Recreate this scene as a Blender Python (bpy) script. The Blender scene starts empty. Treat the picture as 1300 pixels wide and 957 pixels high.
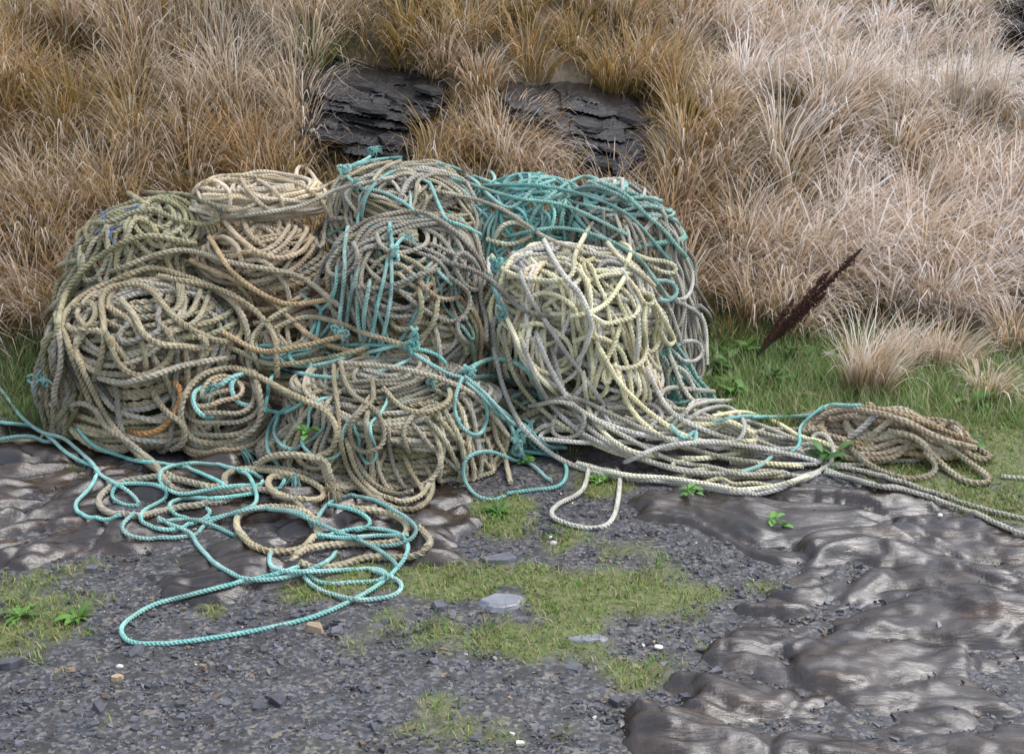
import bpy, math, random
import numpy as np
from mathutils import Vector

# ------------------------------------------------------------------ camera, sky, sun, exposure
SC = bpy.context.scene
COL = SC.collection
CAM_Z, PITCH, FPX, CX, CY = 1.65, math.radians(18.0), 1786.0, 650.0, 478.5
cam_d = bpy.data.cameras.new('camera')
cam = bpy.data.objects.new('camera', cam_d)
COL.objects.link(cam)
cam.location = (0, 0, CAM_Z)
cam.rotation_euler = (math.radians(90) - PITCH, 0, 0)
cam_d.sensor_width = 36.0
cam_d.lens = 36.0 * FPX / 1300.0
cam_d.clip_start = 0.05
cam_d.clip_end = 500
SC.camera = cam

SUN_EL, SUN_AZ = math.radians(60), math.radians(76)     # azimuth clockwise from +Y
world = bpy.data.worlds.new('World')
SC.world = world
world.use_nodes = True
wn, wl = world.node_tree.nodes, world.node_tree.links
wn.clear()
wo = wn.new('ShaderNodeOutputWorld')
wb = wn.new('ShaderNodeBackground')
sky = wn.new('ShaderNodeTexSky')
sky.sky_type = 'NISHITA'
sky.sun_disc = False
sky.sun_elevation = SUN_EL
sky.sun_rotation = SUN_AZ
sky.air_density = 1.0
sky.dust_density = 2.0
hs = wn.new('ShaderNodeHueSaturation')
hs.inputs['Saturation'].default_value = 0.52
wl.new(sky.outputs[0], hs.inputs['Color'])
wl.new(hs.outputs[0], wb.inputs['Color'])
wb.inputs['Strength'].default_value = 0.15
wl.new(wb.outputs[0], wo.inputs['Surface'])

sun_d = bpy.data.lights.new('sun', 'SUN')
sun_d.energy = 0.95
sun_d.angle = math.radians(32)
sun_d.color = (1.0, 0.985, 0.96)
sun = bpy.data.objects.new('sun', sun_d)
COL.objects.link(sun)
sd = Vector((math.sin(SUN_AZ) * math.cos(SUN_EL), math.cos(SUN_AZ) * math.cos(SUN_EL), math.sin(SUN_EL)))
sun.rotation_euler = (-sd).to_track_quat('-Z', 'Y').to_euler()

SC.view_settings.view_transform = 'Standard'
SC.view_settings.look = 'None'
SC.view_settings.gamma = 1.0
SC.view_settings.use_curve_mapping = False
SC.view_settings.exposure = 1.25

RNG = np.random.default_rng(11)
random.seed(5)

# ------------------------------------------------------------------ numeric helpers
_TAB = np.random.default_rng(3).random((256, 256))


def vnoise(x, y):
    x = np.asarray(x, float); y = np.asarray(y, float)
    xi = np.floor(x).astype(int); yi = np.floor(y).astype(int)
    fx = x - xi; fy = y - yi
    fx = fx * fx * fx * (fx * (fx * 6 - 15) + 10); fy = fy * fy * fy * (fy * (fy * 6 - 15) + 10)
    a = _TAB[xi & 255, yi & 255]; b = _TAB[(xi + 1) & 255, yi & 255]
    c = _TAB[xi & 255, (yi + 1) & 255]; d = _TAB[(xi + 1) & 255, (yi + 1) & 255]
    return (a * (1 - fx) + b * fx) * (1 - fy) + (c * (1 - fx) + d * fx) * fy


def fbm(x, y, o=4, g=0.5):
    s = 0.0; a = 1.0; t = 0.0
    for k in range(o):
        s = s + a * vnoise(np.asarray(x) * 2 ** k + 17.3 * k, np.asarray(y) * 2 ** k + 9.1 * k)
        t += a; a *= g
    return s / t


def sstep(a, b, x):
    t = np.clip((np.asarray(x, float) - a) / (b - a), 0, 1)
    return t * t * (3 - 2 * t)


def ray(px, py):
    dx = (np.asarray(px, float) - CX) / FPX
    dv = -(np.asarray(py, float) - CY) / FPX
    c, s = math.cos(PITCH), math.sin(PITCH)
    d = np.stack([dx, c + s * dv, -s + c * dv], -1)
    return d            # depth-1 along view axis


def at_y(px, py, Y):
    d = ray(px, py)
    return np.array([0, 0, CAM_Z]) + d * (Y / d[..., 1:2])


def project(p):
    p = np.asarray(p, float)
    c, s = math.cos(PITCH), math.sin(PITCH)
    q = p - np.array([0, 0, CAM_Z])
    dep = q[..., 1] * c - q[..., 2] * s
    up = q[..., 1] * s + q[..., 2] * c
    return CX + FPX * q[..., 0] / dep, CY - FPX * up / dep, dep


def flat_hit(px, py):
    d = ray(px, py)
    t = CAM_Z / -d[..., 2]
    return d[..., 0] * t, d[..., 1] * t


# ------------------------------------------------------------------ terrain
def foot(x):
    return np.interp(x, [-6, -2.2, -1.2, 0, 0.9, 1.6, 3, 6], [4.75, 4.85, 5.0, 5.12, 5.25, 5.45, 5.6, 5.9])


def hill_slope(x):
    return np.interp(x, [-6, -1.5, 0.0, 1.0, 2.0, 6], [0.85, 0.82, 0.72, 0.56, 0.45, 0.42])


def T(x, y):
    x = np.asarray(x, float); y = np.asarray(y, float)
    w = 0.16
    d = (y - foot(x)) / w
    sp = w * np.where(d > 30, d, np.log1p(np.exp(np.minimum(d, 30))))
    h = hill_slope(x) * sp
    top = 4.2
    h = top * (1 - np.exp(-h / top * (1 + 0.12 * h / top)))
    on = sstep(0.05, 0.6, h)
    h = h + on * 0.28 * (fbm(x * 0.9 + 5, y * 0.9 + 2, 3) - 0.5)
    # a shallow gully running down across the slope on the far side, with a bank beyond it
    gl = (y - 7.15) - 0.55 * (x - 1.2)
    h = h - sstep(0.3, 1.2, x) * on * 0.20 * np.exp(-(gl / 0.30) ** 2)
    h = h + sstep(0.3, 1.2, x) * on * 0.22 * np.exp(-((gl + 0.75) / 0.4) ** 2)
    g = 0.035 * (fbm(x * 1.4 + 40, y * 1.4, 3) - 0.5)
    return h + g


_hf = None


def hit_ground(px, py):
    px = np.asarray(px, float); py = np.asarray(py, float)
    d = ray(px, py)
    lo = np.full(px.shape, 1.5); hi = np.full(px.shape, 30.0)
    t = np.full(px.shape, 1.5); done = np.zeros(px.shape, bool)
    step = 0.05
    for k in range(400):
        p = np.array([0, 0, CAM_Z]) + d * t[..., None]
        below = p[..., 2] < T(p[..., 0], p[..., 1])
        done |= below
        if done.all(): break
        t = np.where(done, t, t + step)
    a = t - step; b = t
    for k in range(12):
        m = (a + b) / 2
        p = np.array([0, 0, CAM_Z]) + d * m[..., None]
        bl = p[..., 2] < T(p[..., 0], p[..., 1])
        b = np.where(bl, m, b); a = np.where(bl, a, m)
    return np.array([0, 0, CAM_Z]) + d * b[..., None]


_gpx = np.arange(-120, 1480, 8.0); _gpy = np.arange(-80, 1100, 8.0)
_GT = project(hit_ground(*np.meshgrid(_gpx, _gpy)))[2]


def ground_pts(px, py):
    """points of the ground seen at pixels, from a table"""
    px = np.asarray(px, float); py = np.asarray(py, float)
    u = np.clip((px + 120) / 8, 0, len(_gpx) - 1.001); v = np.clip((py + 80) / 8, 0, len(_gpy) - 1.001)
    i = u.astype(int); j = v.astype(int); fu = u - i; fv = v - j
    d = (_GT[j, i] * (1 - fu) + _GT[j, i + 1] * fu) * (1 - fv) + (_GT[j + 1, i] * (1 - fu) + _GT[j + 1, i + 1] * fu) * fv
    P = np.array([0, 0, CAM_Z]) + ray(px, py) * d[..., None]
    P[..., 2] = T(P[..., 0], P[..., 1])
    return P


def ground_pt(px, py):
    return ground_pts(np.array([px]), np.array([py]))[0]


# ------------------------------------------------------------------ materials
def new_mat(name):
    m = bpy.data.materials.new(name)
    m.use_nodes = True
    nt = m.node_tree
    return m, nt, nt.nodes, nt.links, nt.nodes['Principled BSDF']


def ramp(N, stops):
    r = N.new('ShaderNodeValToRGB')
    e = r.color_ramp.elements
    while len(e) < len(stops): e.new(0.5)
    for k, (p, c) in enumerate(stops):
        e[k].position = p
        e[k].color = (*c, 1) if len(c) == 3 else c
    return r


def noise_tex(N, L, scale, detail=4, rough=0.55, coord=None, dist=0.0):
    n = N.new('ShaderNodeTexNoise')
    n.inputs['Scale'].default_value = scale
    n.inputs['Detail'].default_value = detail
    n.inputs['Roughness'].default_value = rough
    n.inputs['Distortion'].default_value = dist
    if coord is not None: L.new(coord, n.inputs['Vector'])
    return n


def mixc(N, L, fac, a, b, mode='MIX'):
    m = N.new('ShaderNodeMix')
    m.data_type = 'RGBA'
    m.blend_type = mode
    for v, i in ((fac, 0), (a, 6), (b, 7)):
        if hasattr(v, 'links') or hasattr(v, 'is_linked'): L.new(v, m.inputs[i])
        elif i == 0: m.inputs[0].default_value = v
        else: m.inputs[i].default_value = (*v, 1)
    return m.outputs[2]


def rope_mat(name, c1, c2, stain, fleck=None, stain_amt=0.5, rough=0.8):
    m, nt, N, L, B = new_mat(name)
    co = N.new('ShaderNodeNewGeometry').outputs['Position']
    oi = N.new('ShaderNodeObjectInfo')
    n1 = noise_tex(N, L, 26, 5, 0.6, co)
    r1 = ramp(N, [(0.3, (0, 0, 0)), (0.7, (1, 1, 1))]); L.new(n1.outputs['Fac'], r1.inputs[0])
    base = mixc(N, L, r1.outputs[0], c1, c2)
    n2 = noise_tex(N, L, 5.5, 5, 0.62, co)
    r2 = ramp(N, [(0.46, (0, 0, 0)), (0.70, (stain_amt,) * 3)]); L.new(n2.outputs['Fac'], r2.inputs[0])
    base = mixc(N, L, r2.outputs[0], base, stain)
    if fleck:
        n3 = noise_tex(N, L, 95, 2, 0.5, co)
        r3 = ramp(N, [(0.655, (0, 0, 0)), (0.69, (0.75,) * 3)]); L.new(n3.outputs['Fac'], r3.inputs[0])
        base = mixc(N, L, r3.outputs[0], base, fleck)
    hv = N.new('ShaderNodeHueSaturation')
    mr = N.new('ShaderNodeMapRange')
    mr.inputs[3].default_value = 0.72; mr.inputs[4].default_value = 1.2
    L.new(oi.outputs['Random'], mr.inputs[0]); L.new(mr.outputs[0], hv.inputs['Value'])
    mr2 = N.new('ShaderNodeMapRange')
    mr2.inputs[3].default_value = 1.2; mr2.inputs[4].default_value = 0.8
    mm = N.new('ShaderNodeMath'); mm.operation = 'FRACT'
    mu = N.new('ShaderNodeMath'); mu.operation = 'MULTIPLY'; mu.inputs[1].default_value = 7.31
    L.new(oi.outputs['Random'], mu.inputs[0]); L.new(mu.outputs[0], mm.inputs[0]); L.new(mm.outputs[0], mr2.inputs[0])
    L.new(mr2.outputs[0], hv.inputs['Saturation'])
    L.new(base, hv.inputs['Color'])
    L.new(hv.outputs[0], B.inputs['Base Color'])
    B.inputs['Roughness'].default_value = rough
    B.inputs['Specular IOR Level'].default_value = 0.35
    nb = noise_tex(N, L, 330, 3, 0.6, co)
    bp = N.new('ShaderNodeBump'); bp.inputs['Strength'].default_value = 0.5; bp.inputs['Distance'].default_value = 0.003
    L.new(nb.outputs['Fac'], bp.inputs['Height']); L.new(bp.outputs[0], B.inputs['Normal'])
    return m


TQ = (0.10, 0.42, 0.42)
M = {}
M['tan'] = rope_mat('rope_weathered_tan', (0.255, 0.216, 0.147), (0.446, 0.386, 0.272), (0.136, 0.121, 0.059), TQ)
M['olive'] = rope_mat('rope_mossy_olive', (0.207, 0.189, 0.111), (0.364, 0.324, 0.206), (0.100, 0.099, 0.039), TQ, 0.7)
M['grey'] = rope_mat('rope_grey', (0.205, 0.185, 0.150), (0.345, 0.315, 0.262), (0.125, 0.112, 0.072), TQ, 0.5)
M['brown'] = rope_mat('rope_brown', (0.255, 0.193, 0.121), (0.434, 0.342, 0.221), (0.125, 0.095, 0.050), None, 0.6)
M['cream'] = rope_mat('rope_cream', (0.414, 0.339, 0.236), (0.667, 0.581, 0.431), (0.276, 0.201, 0.127), None, 0.45)
M['pale'] = rope_mat('rope_pale_yellow', (0.471, 0.436, 0.287), (0.716, 0.678, 0.487), (0.302, 0.273, 0.140), None, 0.6)
M['white'] = rope_mat('rope_pale_grey', (0.365, 0.350, 0.315), (0.575, 0.555, 0.505), (0.235, 0.215, 0.150), None, 0.6)
M['ashen'] = rope_mat('rope_ash', (0.285, 0.270, 0.222), (0.485, 0.465, 0.392), (0.185, 0.17, 0.11), None, 0.55)
M['turq'] = rope_mat('rope_turquoise', (0.118, 0.311, 0.287), (0.292, 0.512, 0.466), (0.235, 0.304, 0.257), None, 0.7)
M['teal'] = rope_mat('rope_faded_teal', (0.122, 0.255, 0.218), (0.272, 0.448, 0.383), (0.157, 0.173, 0.132), None, 0.7)
M['dteal'] = rope_mat('rope_dark_teal', (0.055, 0.095, 0.080), (0.115, 0.170, 0.140), (0.08, 0.08, 0.05), None, 0.7)
M['rust'] = rope_mat('rope_rust_brown', (0.27, 0.15, 0.08), (0.40, 0.25, 0.14), (0.18, 0.11, 0.06), None, 0.5)
M['blue'] = rope_mat('twine_blue', (0.05, 0.10, 0.25), (0.12, 0.20, 0.38), (0.08, 0.13, 0.25), None, 0.2)


def blade_mat(name, rough=0.65, trans=0.3):
    m, nt, N, L, B = new_mat(name)
    at = N.new('ShaderNodeAttribute'); at.attribute_name = 'col'
    L.new(at.outputs['Color'], B.inputs['Base Color'])
    B.inputs['Roughness'].default_value = rough
    B.inputs['Specular IOR Level'].default_value = 0.3
    tr = N.new('ShaderNodeBsdfTranslucent'); L.new(at.outputs['Color'], tr.inputs['Color'])
    mx = N.new('ShaderNodeMixShader'); mx.inputs[0].default_value = trans
    L.new(B.outputs[0], mx.inputs[1]); L.new(tr.outputs[0], mx.inputs[2])
    L.new(mx.outputs[0], N['Material Output'].inputs['Surface'])
    return m


M['blade'] = blade_mat('dry_grass_blade', 0.6, 0.42)
M['leaf'] = blade_mat('green_leaf', 0.45, 0.25)


def ground_mat():
    m, nt, N, L, B = new_mat('gravelly_soil')
    co = N.new('ShaderNodeNewGeometry').outputs['Position']
    at = N.new('ShaderNodeAttribute'); at.attribute_name = 'col'     # r: turf, g: hill litter, b: moss
    sx = N.new('ShaderNodeSeparateColor'); L.new(at.outputs['Color'], sx.inputs[0])
    vo = N.new('ShaderNodeTexVoronoi'); vo.inputs['Scale'].default_value = 110; L.new(co, vo.inputs['Vector'])
    vr = ramp(N, [(0.0, (0.018, 0.018, 0.021)), (0.5, (0.055, 0.055, 0.062)), (0.85, (0.115, 0.112, 0.115)), (1.0, (0.18, 0.15, 0.11))])
    sv = N.new('ShaderNodeSeparateColor'); L.new(vo.outputs['Color'], sv.inputs[0]); L.new(sv.outputs[0], vr.inputs[0])
    n1 = noise_tex(N, L, 9, 6, 0.65, co)
    soil = ramp(N, [(0.35, (0.016, 0.015, 0.014)), (0.7, (0.048, 0.042, 0.036))]); L.new(n1.outputs['Fac'], soil.inputs[0])
    fr = ramp(N, [(0.36, (0, 0, 0)), (0.52, (1, 1, 1))])
    n2 = noise_tex(N, L, 22, 5, 0.6, co); L.new(n2.outputs['Fac'], fr.inputs[0])
    c = mixc(N, L, fr.outputs[0], soil.outputs[0], vr.outputs[0])
    n3 = noise_tex(N, L, 40, 4, 0.6, co)
    tf = ramp(N, [(0.3, (0.06, 0.07, 0.022)), (0.7, (0.14, 0.155, 0.05))]); L.new(n3.outputs['Fac'], tf.inputs[0])
    c = mixc(N, L, sx.outputs[0], c, tf.outputs[0])
    ht = ramp(N, [(0.3, (0.035, 0.026, 0.016)), (0.7, (0.11, 0.085, 0.045))]); L.new(n3.outputs['Fac'], ht.inputs[0])
    c = mixc(N, L, sx.outputs[1], c, ht.outputs[0])
    L.new(c, B.inputs['Base Color'])
    B.inputs['Roughness'].default_value = 0.62
    bp = N.new('ShaderNodeBump'); bp.inputs['Strength'].default_value = 0.7; bp.inputs['Distance'].default_value = 0.006
    L.new(sv.outputs[1], bp.inputs['Height'])
    bp2 = N.new('ShaderNodeBump'); bp2.inputs['Strength'].default_value = 0.6; bp2.inputs['Distance'].default_value = 0.01
    L.new(n2.outputs['Fac'], bp2.inputs['Height']); L.new(bp.outputs[0], bp2.inputs['Normal'])
    L.new(bp2.outputs[0], B.inputs['Normal'])
    return m


def rock_mat(name, dark, mid, warm, r0, r1, sc=(3, 3, 3), bump=0.4, spec=0.5):
    m, nt, N, L, B = new_mat(name)
    co = N.new('ShaderNodeNewGeometry').outputs['Position']
    mp = N.new('ShaderNodeMapping'); mp.inputs['Scale'].default_value = sc
    mp.inputs['Rotation'].default_value = (0.1, 0.15, 0.5)
    L.new(co, mp.inputs['Vector'])
    n1 = noise_tex(N, L, 1.0, 7, 0.65, mp.outputs[0], 0.6)
    rp = ramp(N, [(0.30, dark), (0.52, mid), (0.72, warm)]); L.new(n1.outputs['Fac'], rp.inputs[0])
    n2 = noise_tex(N, L, 45, 5, 0.65, co)
    r2 = ramp(N, [(0.35, (0.65,) * 3), (0.65, (1.15,) * 3)]); L.new(n2.outputs['Fac'], r2.inputs[0])
    c = mixc(N, L, 1.0, rp.outputs[0], r2.outputs[0], 'MULTIPLY')
    L.new(c, B.inputs['Base Color'])
    n3 = noise_tex(N, L, 4.0, 5, 0.6, co)
    mr = N.new('ShaderNodeMapRange'); mr.inputs[1].default_value = 0.35; mr.inputs[2].default_value = 0.65
    mr.inputs[3].default_value = r0; mr.inputs[4].default_value = r1
    L.new(n3.outputs['Fac'], mr.inputs[0]); L.new(mr.outputs[0], B.inputs['Roughness'])
    B.inputs['Specular IOR Level'].default_value = spec
    n4 = noise_tex(N, L, 9.0, 7, 0.68, mp.outputs[0], 0.8)
    bp = N.new('ShaderNodeBump'); bp.inputs['Strength'].default_value = bump; bp.inputs['Distance'].default_value = 0.012
    L.new(n4.outputs['Fac'], bp.inputs['Height'])
    mq = N.new('ShaderNodeMapping'); mq.inputs['Scale'].default_value = (5, 60, 60); mq.inputs['Rotation'].default_value = (0, 0, 0.5)
    L.new(co, mq.inputs['Vector'])
    n5 = noise_tex(N, L, 1.0, 6, 0.65, mq.outputs[0], 1.2)
    bq = N.new('ShaderNodeBump'); bq.inputs['Strength'].default_value = bump; bq.inputs['Distance'].default_value = 0.005
    L.new(n5.outputs['Fac'], bq.inputs['Height']); L.new(bp.outputs[0], bq.inputs['Normal']); L.new(bq.outputs[0], B.inputs['Normal'])
    return m


M['ground'] = ground_mat()
M['wet'] = rock_mat('wet_bedrock', (0.010, 0.008, 0.007), (0.030, 0.019, 0.013), (0.080, 0.048, 0.027), 0.04, 0.18, (2.2, 9, 9), 0.28, 0.85)
M['slate'] = rock_mat('outcrop_slate', (0.0045, 0.0045, 0.006), (0.011, 0.0107, 0.0135), (0.028, 0.023, 0.022), 0.08, 0.34, (3, 3, 16), 0.7)


def stone_mat(name, c1, c2, rough=0.5):
    m, nt, N, L, B = new_mat(name)
    co = N.new('ShaderNodeNewGeometry').outputs['Position']
    oi = N.new('ShaderNodeObjectInfo')
    n = noise_tex(N, L, 40, 5, 0.6, co)
    r = ramp(N, [(0.3, c1), (0.7, c2)]); L.new(n.outputs['Fac'], r.inputs[0])
    hv = N.new('ShaderNodeHueSaturation')
    mr = N.new('ShaderNodeMapRange'); mr.inputs[3].default_value = 0.55; mr.inputs[4].default_value = 1.35
    L.new(oi.outputs['Random'], mr.inputs[0]); L.new(mr.outputs[0], hv.inputs['Value'])
    L.new(r.outputs[0], hv.inputs['Color']); L.new(hv.outputs[0], B.inputs['Base Color'])
    B.inputs['Roughness'].default_value = rough
    bp = N.new('ShaderNodeBump'); bp.inputs['Strength'].default_value = 0.4; bp.inputs['Distance'].default_value = 0.004
    L.new(n.outputs['Fac'], bp.inputs['Height']); L.new(bp.outputs[0], B.inputs['Normal'])
    return m


M['chip'] = stone_mat('slate_chip', (0.045, 0.046, 0.053), (0.105, 0.105, 0.115), 0.36)
M['grit'], _nt, _N, _L, _B = new_mat('slate_grit')
_at = _N.new('ShaderNodeAttribute'); _at.attribute_name = 'col'
_L.new(_at.outputs['Color'], _B.inputs['Base Color']); _B.inputs['Roughness'].default_value = 0.38
M['pebble'] = stone_mat('white_quartz', (0.55, 0.52, 0.46), (0.75, 0.73, 0.68), 0.5)
M['buff'] = stone_mat('buff_stone', (0.22, 0.16, 0.10), (0.36, 0.27, 0.18), 0.6)
M['slab'] = stone_mat('pale_slate', (0.13, 0.135, 0.155), (0.22, 0.225, 0.25), 0.35)
M['seed'] = stone_mat('dock_seed', (0.040, 0.014, 0.009), (0.085, 0.030, 0.019), 0.8)
M['stem'] = stone_mat('dock_stem', (0.035, 0.018, 0.013), (0.08, 0.045, 0.03), 0.7)


# ------------------------------------------------------------------ object helpers
def mesh_obj(name, verts, faces, mat, parent=None, cols=None, smooth=True):
    """faces: (n,3) or (n,4) int array or list of such arrays"""
    me = bpy.data.meshes.new(name)
    verts = np.asarray(verts, np.float32)
    fl = faces if isinstance(faces, list) else [faces]
    fl = [np.asarray(f, np.int32) for f in fl if len(f)]
    nl = sum(f.size for f in fl); nf = sum(len(f) for f in fl)
    me.vertices.add(len(verts)); me.vertices.foreach_set('co', verts.ravel())
    me.loops.add(nl); me.loops.foreach_set('vertex_index', np.concatenate([f.ravel() for f in fl]))
    st = []; o = 0
    for f in fl:
        st.append(o + np.arange(len(f)) * f.shape[1]); o += f.size
    me.polygons.add(nf); me.polygons.foreach_set('loop_start', np.concatenate(st).astype(np.int32))
    me.update(calc_edges=True)
    me.polygons.foreach_set('use_smooth', np.full(nf, smooth))
    if cols is not None:
        a = me.attributes.new('col', 'FLOAT_COLOR', 'POINT')
        c = np.ones((len(verts), 4), np.float32); c[:, :3] = cols
        a.data.foreach_set('color', c.ravel())
    me.materials.append(mat)
    o = bpy.data.objects.new(name, me)
    COL.objects.link(o)
    if parent: o.parent = parent
    return o


def tag(o, label=None, cat=None, group=None, kind=None):
    if label: o['label'] = label
    if cat: o['category'] = cat
    if group: o['group'] = group
    if kind: o['kind'] = kind
    return o


def thing(name, label, cat, loc, group=None):
    e = bpy.data.objects.new(name, None)
    e.empty_display_size = 0.1
    e.location = loc
    COL.objects.link(e)
    return tag(e, label, cat, group)


def grid_faces(nx, ny):
    i = np.arange((nx - 1) * (ny - 1)); a = (i // (nx - 1)) * nx + i % (nx - 1)
    return np.stack([a, a + 1, a + nx + 1, a + nx], -1)


# ------------------------------------------------------------------ where turf grows (world xy, from gaussians)
TURF = [  # pixel x, y, half width, half height, weight
    (770, 752, 120, 44, 1.2), (560, 738, 100, 30, 1.1), (480, 745, 40, 20, .6), (560, 800, 140, 45, .8), (720, 830, 120, 45, .72),
    (40, 790, 90, 45, .95), (20, 750, 50, 25, .8), (110, 520, 110, 38, 1.1), (40, 480, 70, 50, .9), (210, 560, 60, 18, .8),
    (640, 655, 50, 24, 1.0), (720, 680, 40, 20, .7), (760, 620, 50, 22, .8), (1000, 470, 130, 60, 1.2), (1150, 530, 170, 70, 1.5),
    (1290, 560, 130, 110, 1.5), (1240, 635, 130, 30, 1.2), (980, 520, 90, 40, 1.0), (985, 745, 40, 16, .7), (1250, 695, 60, 18, .75),
    (1120, 690, 30, 12, .5), (400, 755, 40, 14, .6), (270, 770, 28, 12, .8), (870, 640, 60, 14, .55), (660, 900, 160, 40, .4),
    (850, 745, 50, 14, .8), (560, 860, 120, 40, .5), (100, 600, 40, 10, .5), (275, 595, 20, 8, .6)]
_tf = []
for (px, py, rx, ry, w) in TURF:
    a = ground_pts(np.array([px, px + rx, px, px]), np.array([py, py, py - ry, py + ry]))
    _tf.append((a[0][0], a[0][1], a[1][0] - a[0][0], (a[2][1] - a[3][1]) / 2, w))


def turf(x, y):
    s = np.zeros(np.shape(x))
    for (cx, cy, rx, ry, w) in _tf:
        s = np.maximum(s, w * np.exp(-(((x - cx) / rx) ** 2 + ((y - cy) / ry) ** 2) ** 1.3 * 0.7))
    n = fbm(np.asarray(x) * 7, np.asarray(y) * 7, 4)
    return np.clip((s + (n - 0.5) * 1.5 - 0.38) * 2.6, 0, 1)


# ------------------------------------------------------------------ ground sheet
def axis(lo, hi, f0, f1, fine):
    a = list(np.arange(f0, f1, fine)); s = fine; v = f1
    while v < hi: a.append(v); s *= 1.22; v += s
    a.append(hi); s = fine; v = f0 - fine; b = []
    while v > lo: b.append(v); s *= 1.22; v -= s
    b.append(lo)
    return np.array(b[::-1] + a)


gx = axis(-60, 60, -2.6, 2.9, 0.027); gy = axis(-30, 80, 2.2, 8.6, 0.029)
GX, GY = np.meshgrid(gx, gy)
GZ = T(GX, GY)
near = (np.abs(GX) < 3.2) & (GY > 2) & (GY < 6)
GZ = GZ + np.where(near, 0.016 * (fbm(GX * 14, GY * 14, 3) - 0.5), 0)
hillm = sstep(-0.15, 0.25, GY - foot(GX))
tm = turf(GX, GY) * (1 - hillm)
gc = np.stack([tm, hillm, np.zeros_like(tm)], -1).reshape(-1, 3)
ground = mesh_obj('ground', np.stack([GX, GY, GZ], -1).reshape(-1, 3), grid_faces(len(gx), len(gy)), M['ground'], cols=gc)
tag(ground, 'dark slaty gravel and soil rising into the hillside', kind='structure')


# ------------------------------------------------------------------ wet bedrock breaking through the ground
def pix_poly(pts):
    p = np.array(pts, float)
    h = ground_pts(p[:, 0], p[:, 1])
    return h[:, :2]


def in_dist(x, y, poly):
    """signed distance to polygon, positive inside"""
    d = np.full(x.shape, 1e9); ins = np.zeros(x.shape, bool)
    n = len(poly)
    for i in range(n):
        a = poly[i]; b = poly[(i + 1) % n]; e = b - a
        t = np.clip(((x - a[0]) * e[0] + (y - a[1]) * e[1]) / (e @ e), 0, 1)
        d = np.minimum(d, np.hypot(x - a[0] - e[0] * t, y - a[1] - e[1] * t))
        c = ((a[1] > y) != (b[1] > y)) & (x < (b[0] - a[0]) * (y - a[1]) / (b[1] - a[1] + 1e-12) + a[0])
        ins ^= c
    return np.where(ins, d, -d)


def billow(x, y, o=3):
    s = 0; a = 1.0
    for k in range(o):
        s = s + a * np.abs(2 * vnoise(x * 2 ** k + 31 * k, y * 2 ** k + 13 * k) - 1); a *= 0.5
    return s


BED = []


def slabs(u, v):
    """broken sheets: height offset, tilt and crack depth of irregular cells"""
    iu = np.floor(u).astype(int); iv = np.floor(v).astype(int)
    f1 = np.full(u.shape, 9.0); f2 = np.full(u.shape, 9.0); rid = np.zeros(u.shape); tx = np.zeros(u.shape); ty = np.zeros(u.shape)
    for a in (-1, 0, 1):
        for b in (-1, 0, 1):
            cu = iu + a; cv = iv + b
            h1 = _TAB[(cu * 13 + 5) & 255, (cv * 7 + 11) & 255]; h2 = _TAB[(cu * 3 + 77) & 255, (cv * 17 + 29) & 255]
            h3 = _TAB[(cu * 5 + 131) & 255, (cv * 11 + 61) & 255]
            dx = u - (cu + h1); dy = v - (cv + h2)
            d = np.hypot(dx, dy)
            near = d < f1
            f2 = np.where(near, f1, np.minimum(f2, d))
            f1 = np.where(near, d, f1); rid = np.where(near, h3, rid)
            tx = np.where(near, dx * (h1 - 0.5), tx); ty = np.where(near, dy * (h2 - 0.5), ty)
    return rid - 0.5, tx + ty, np.exp(-((f2 - f1) / 0.07) ** 2)


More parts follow.
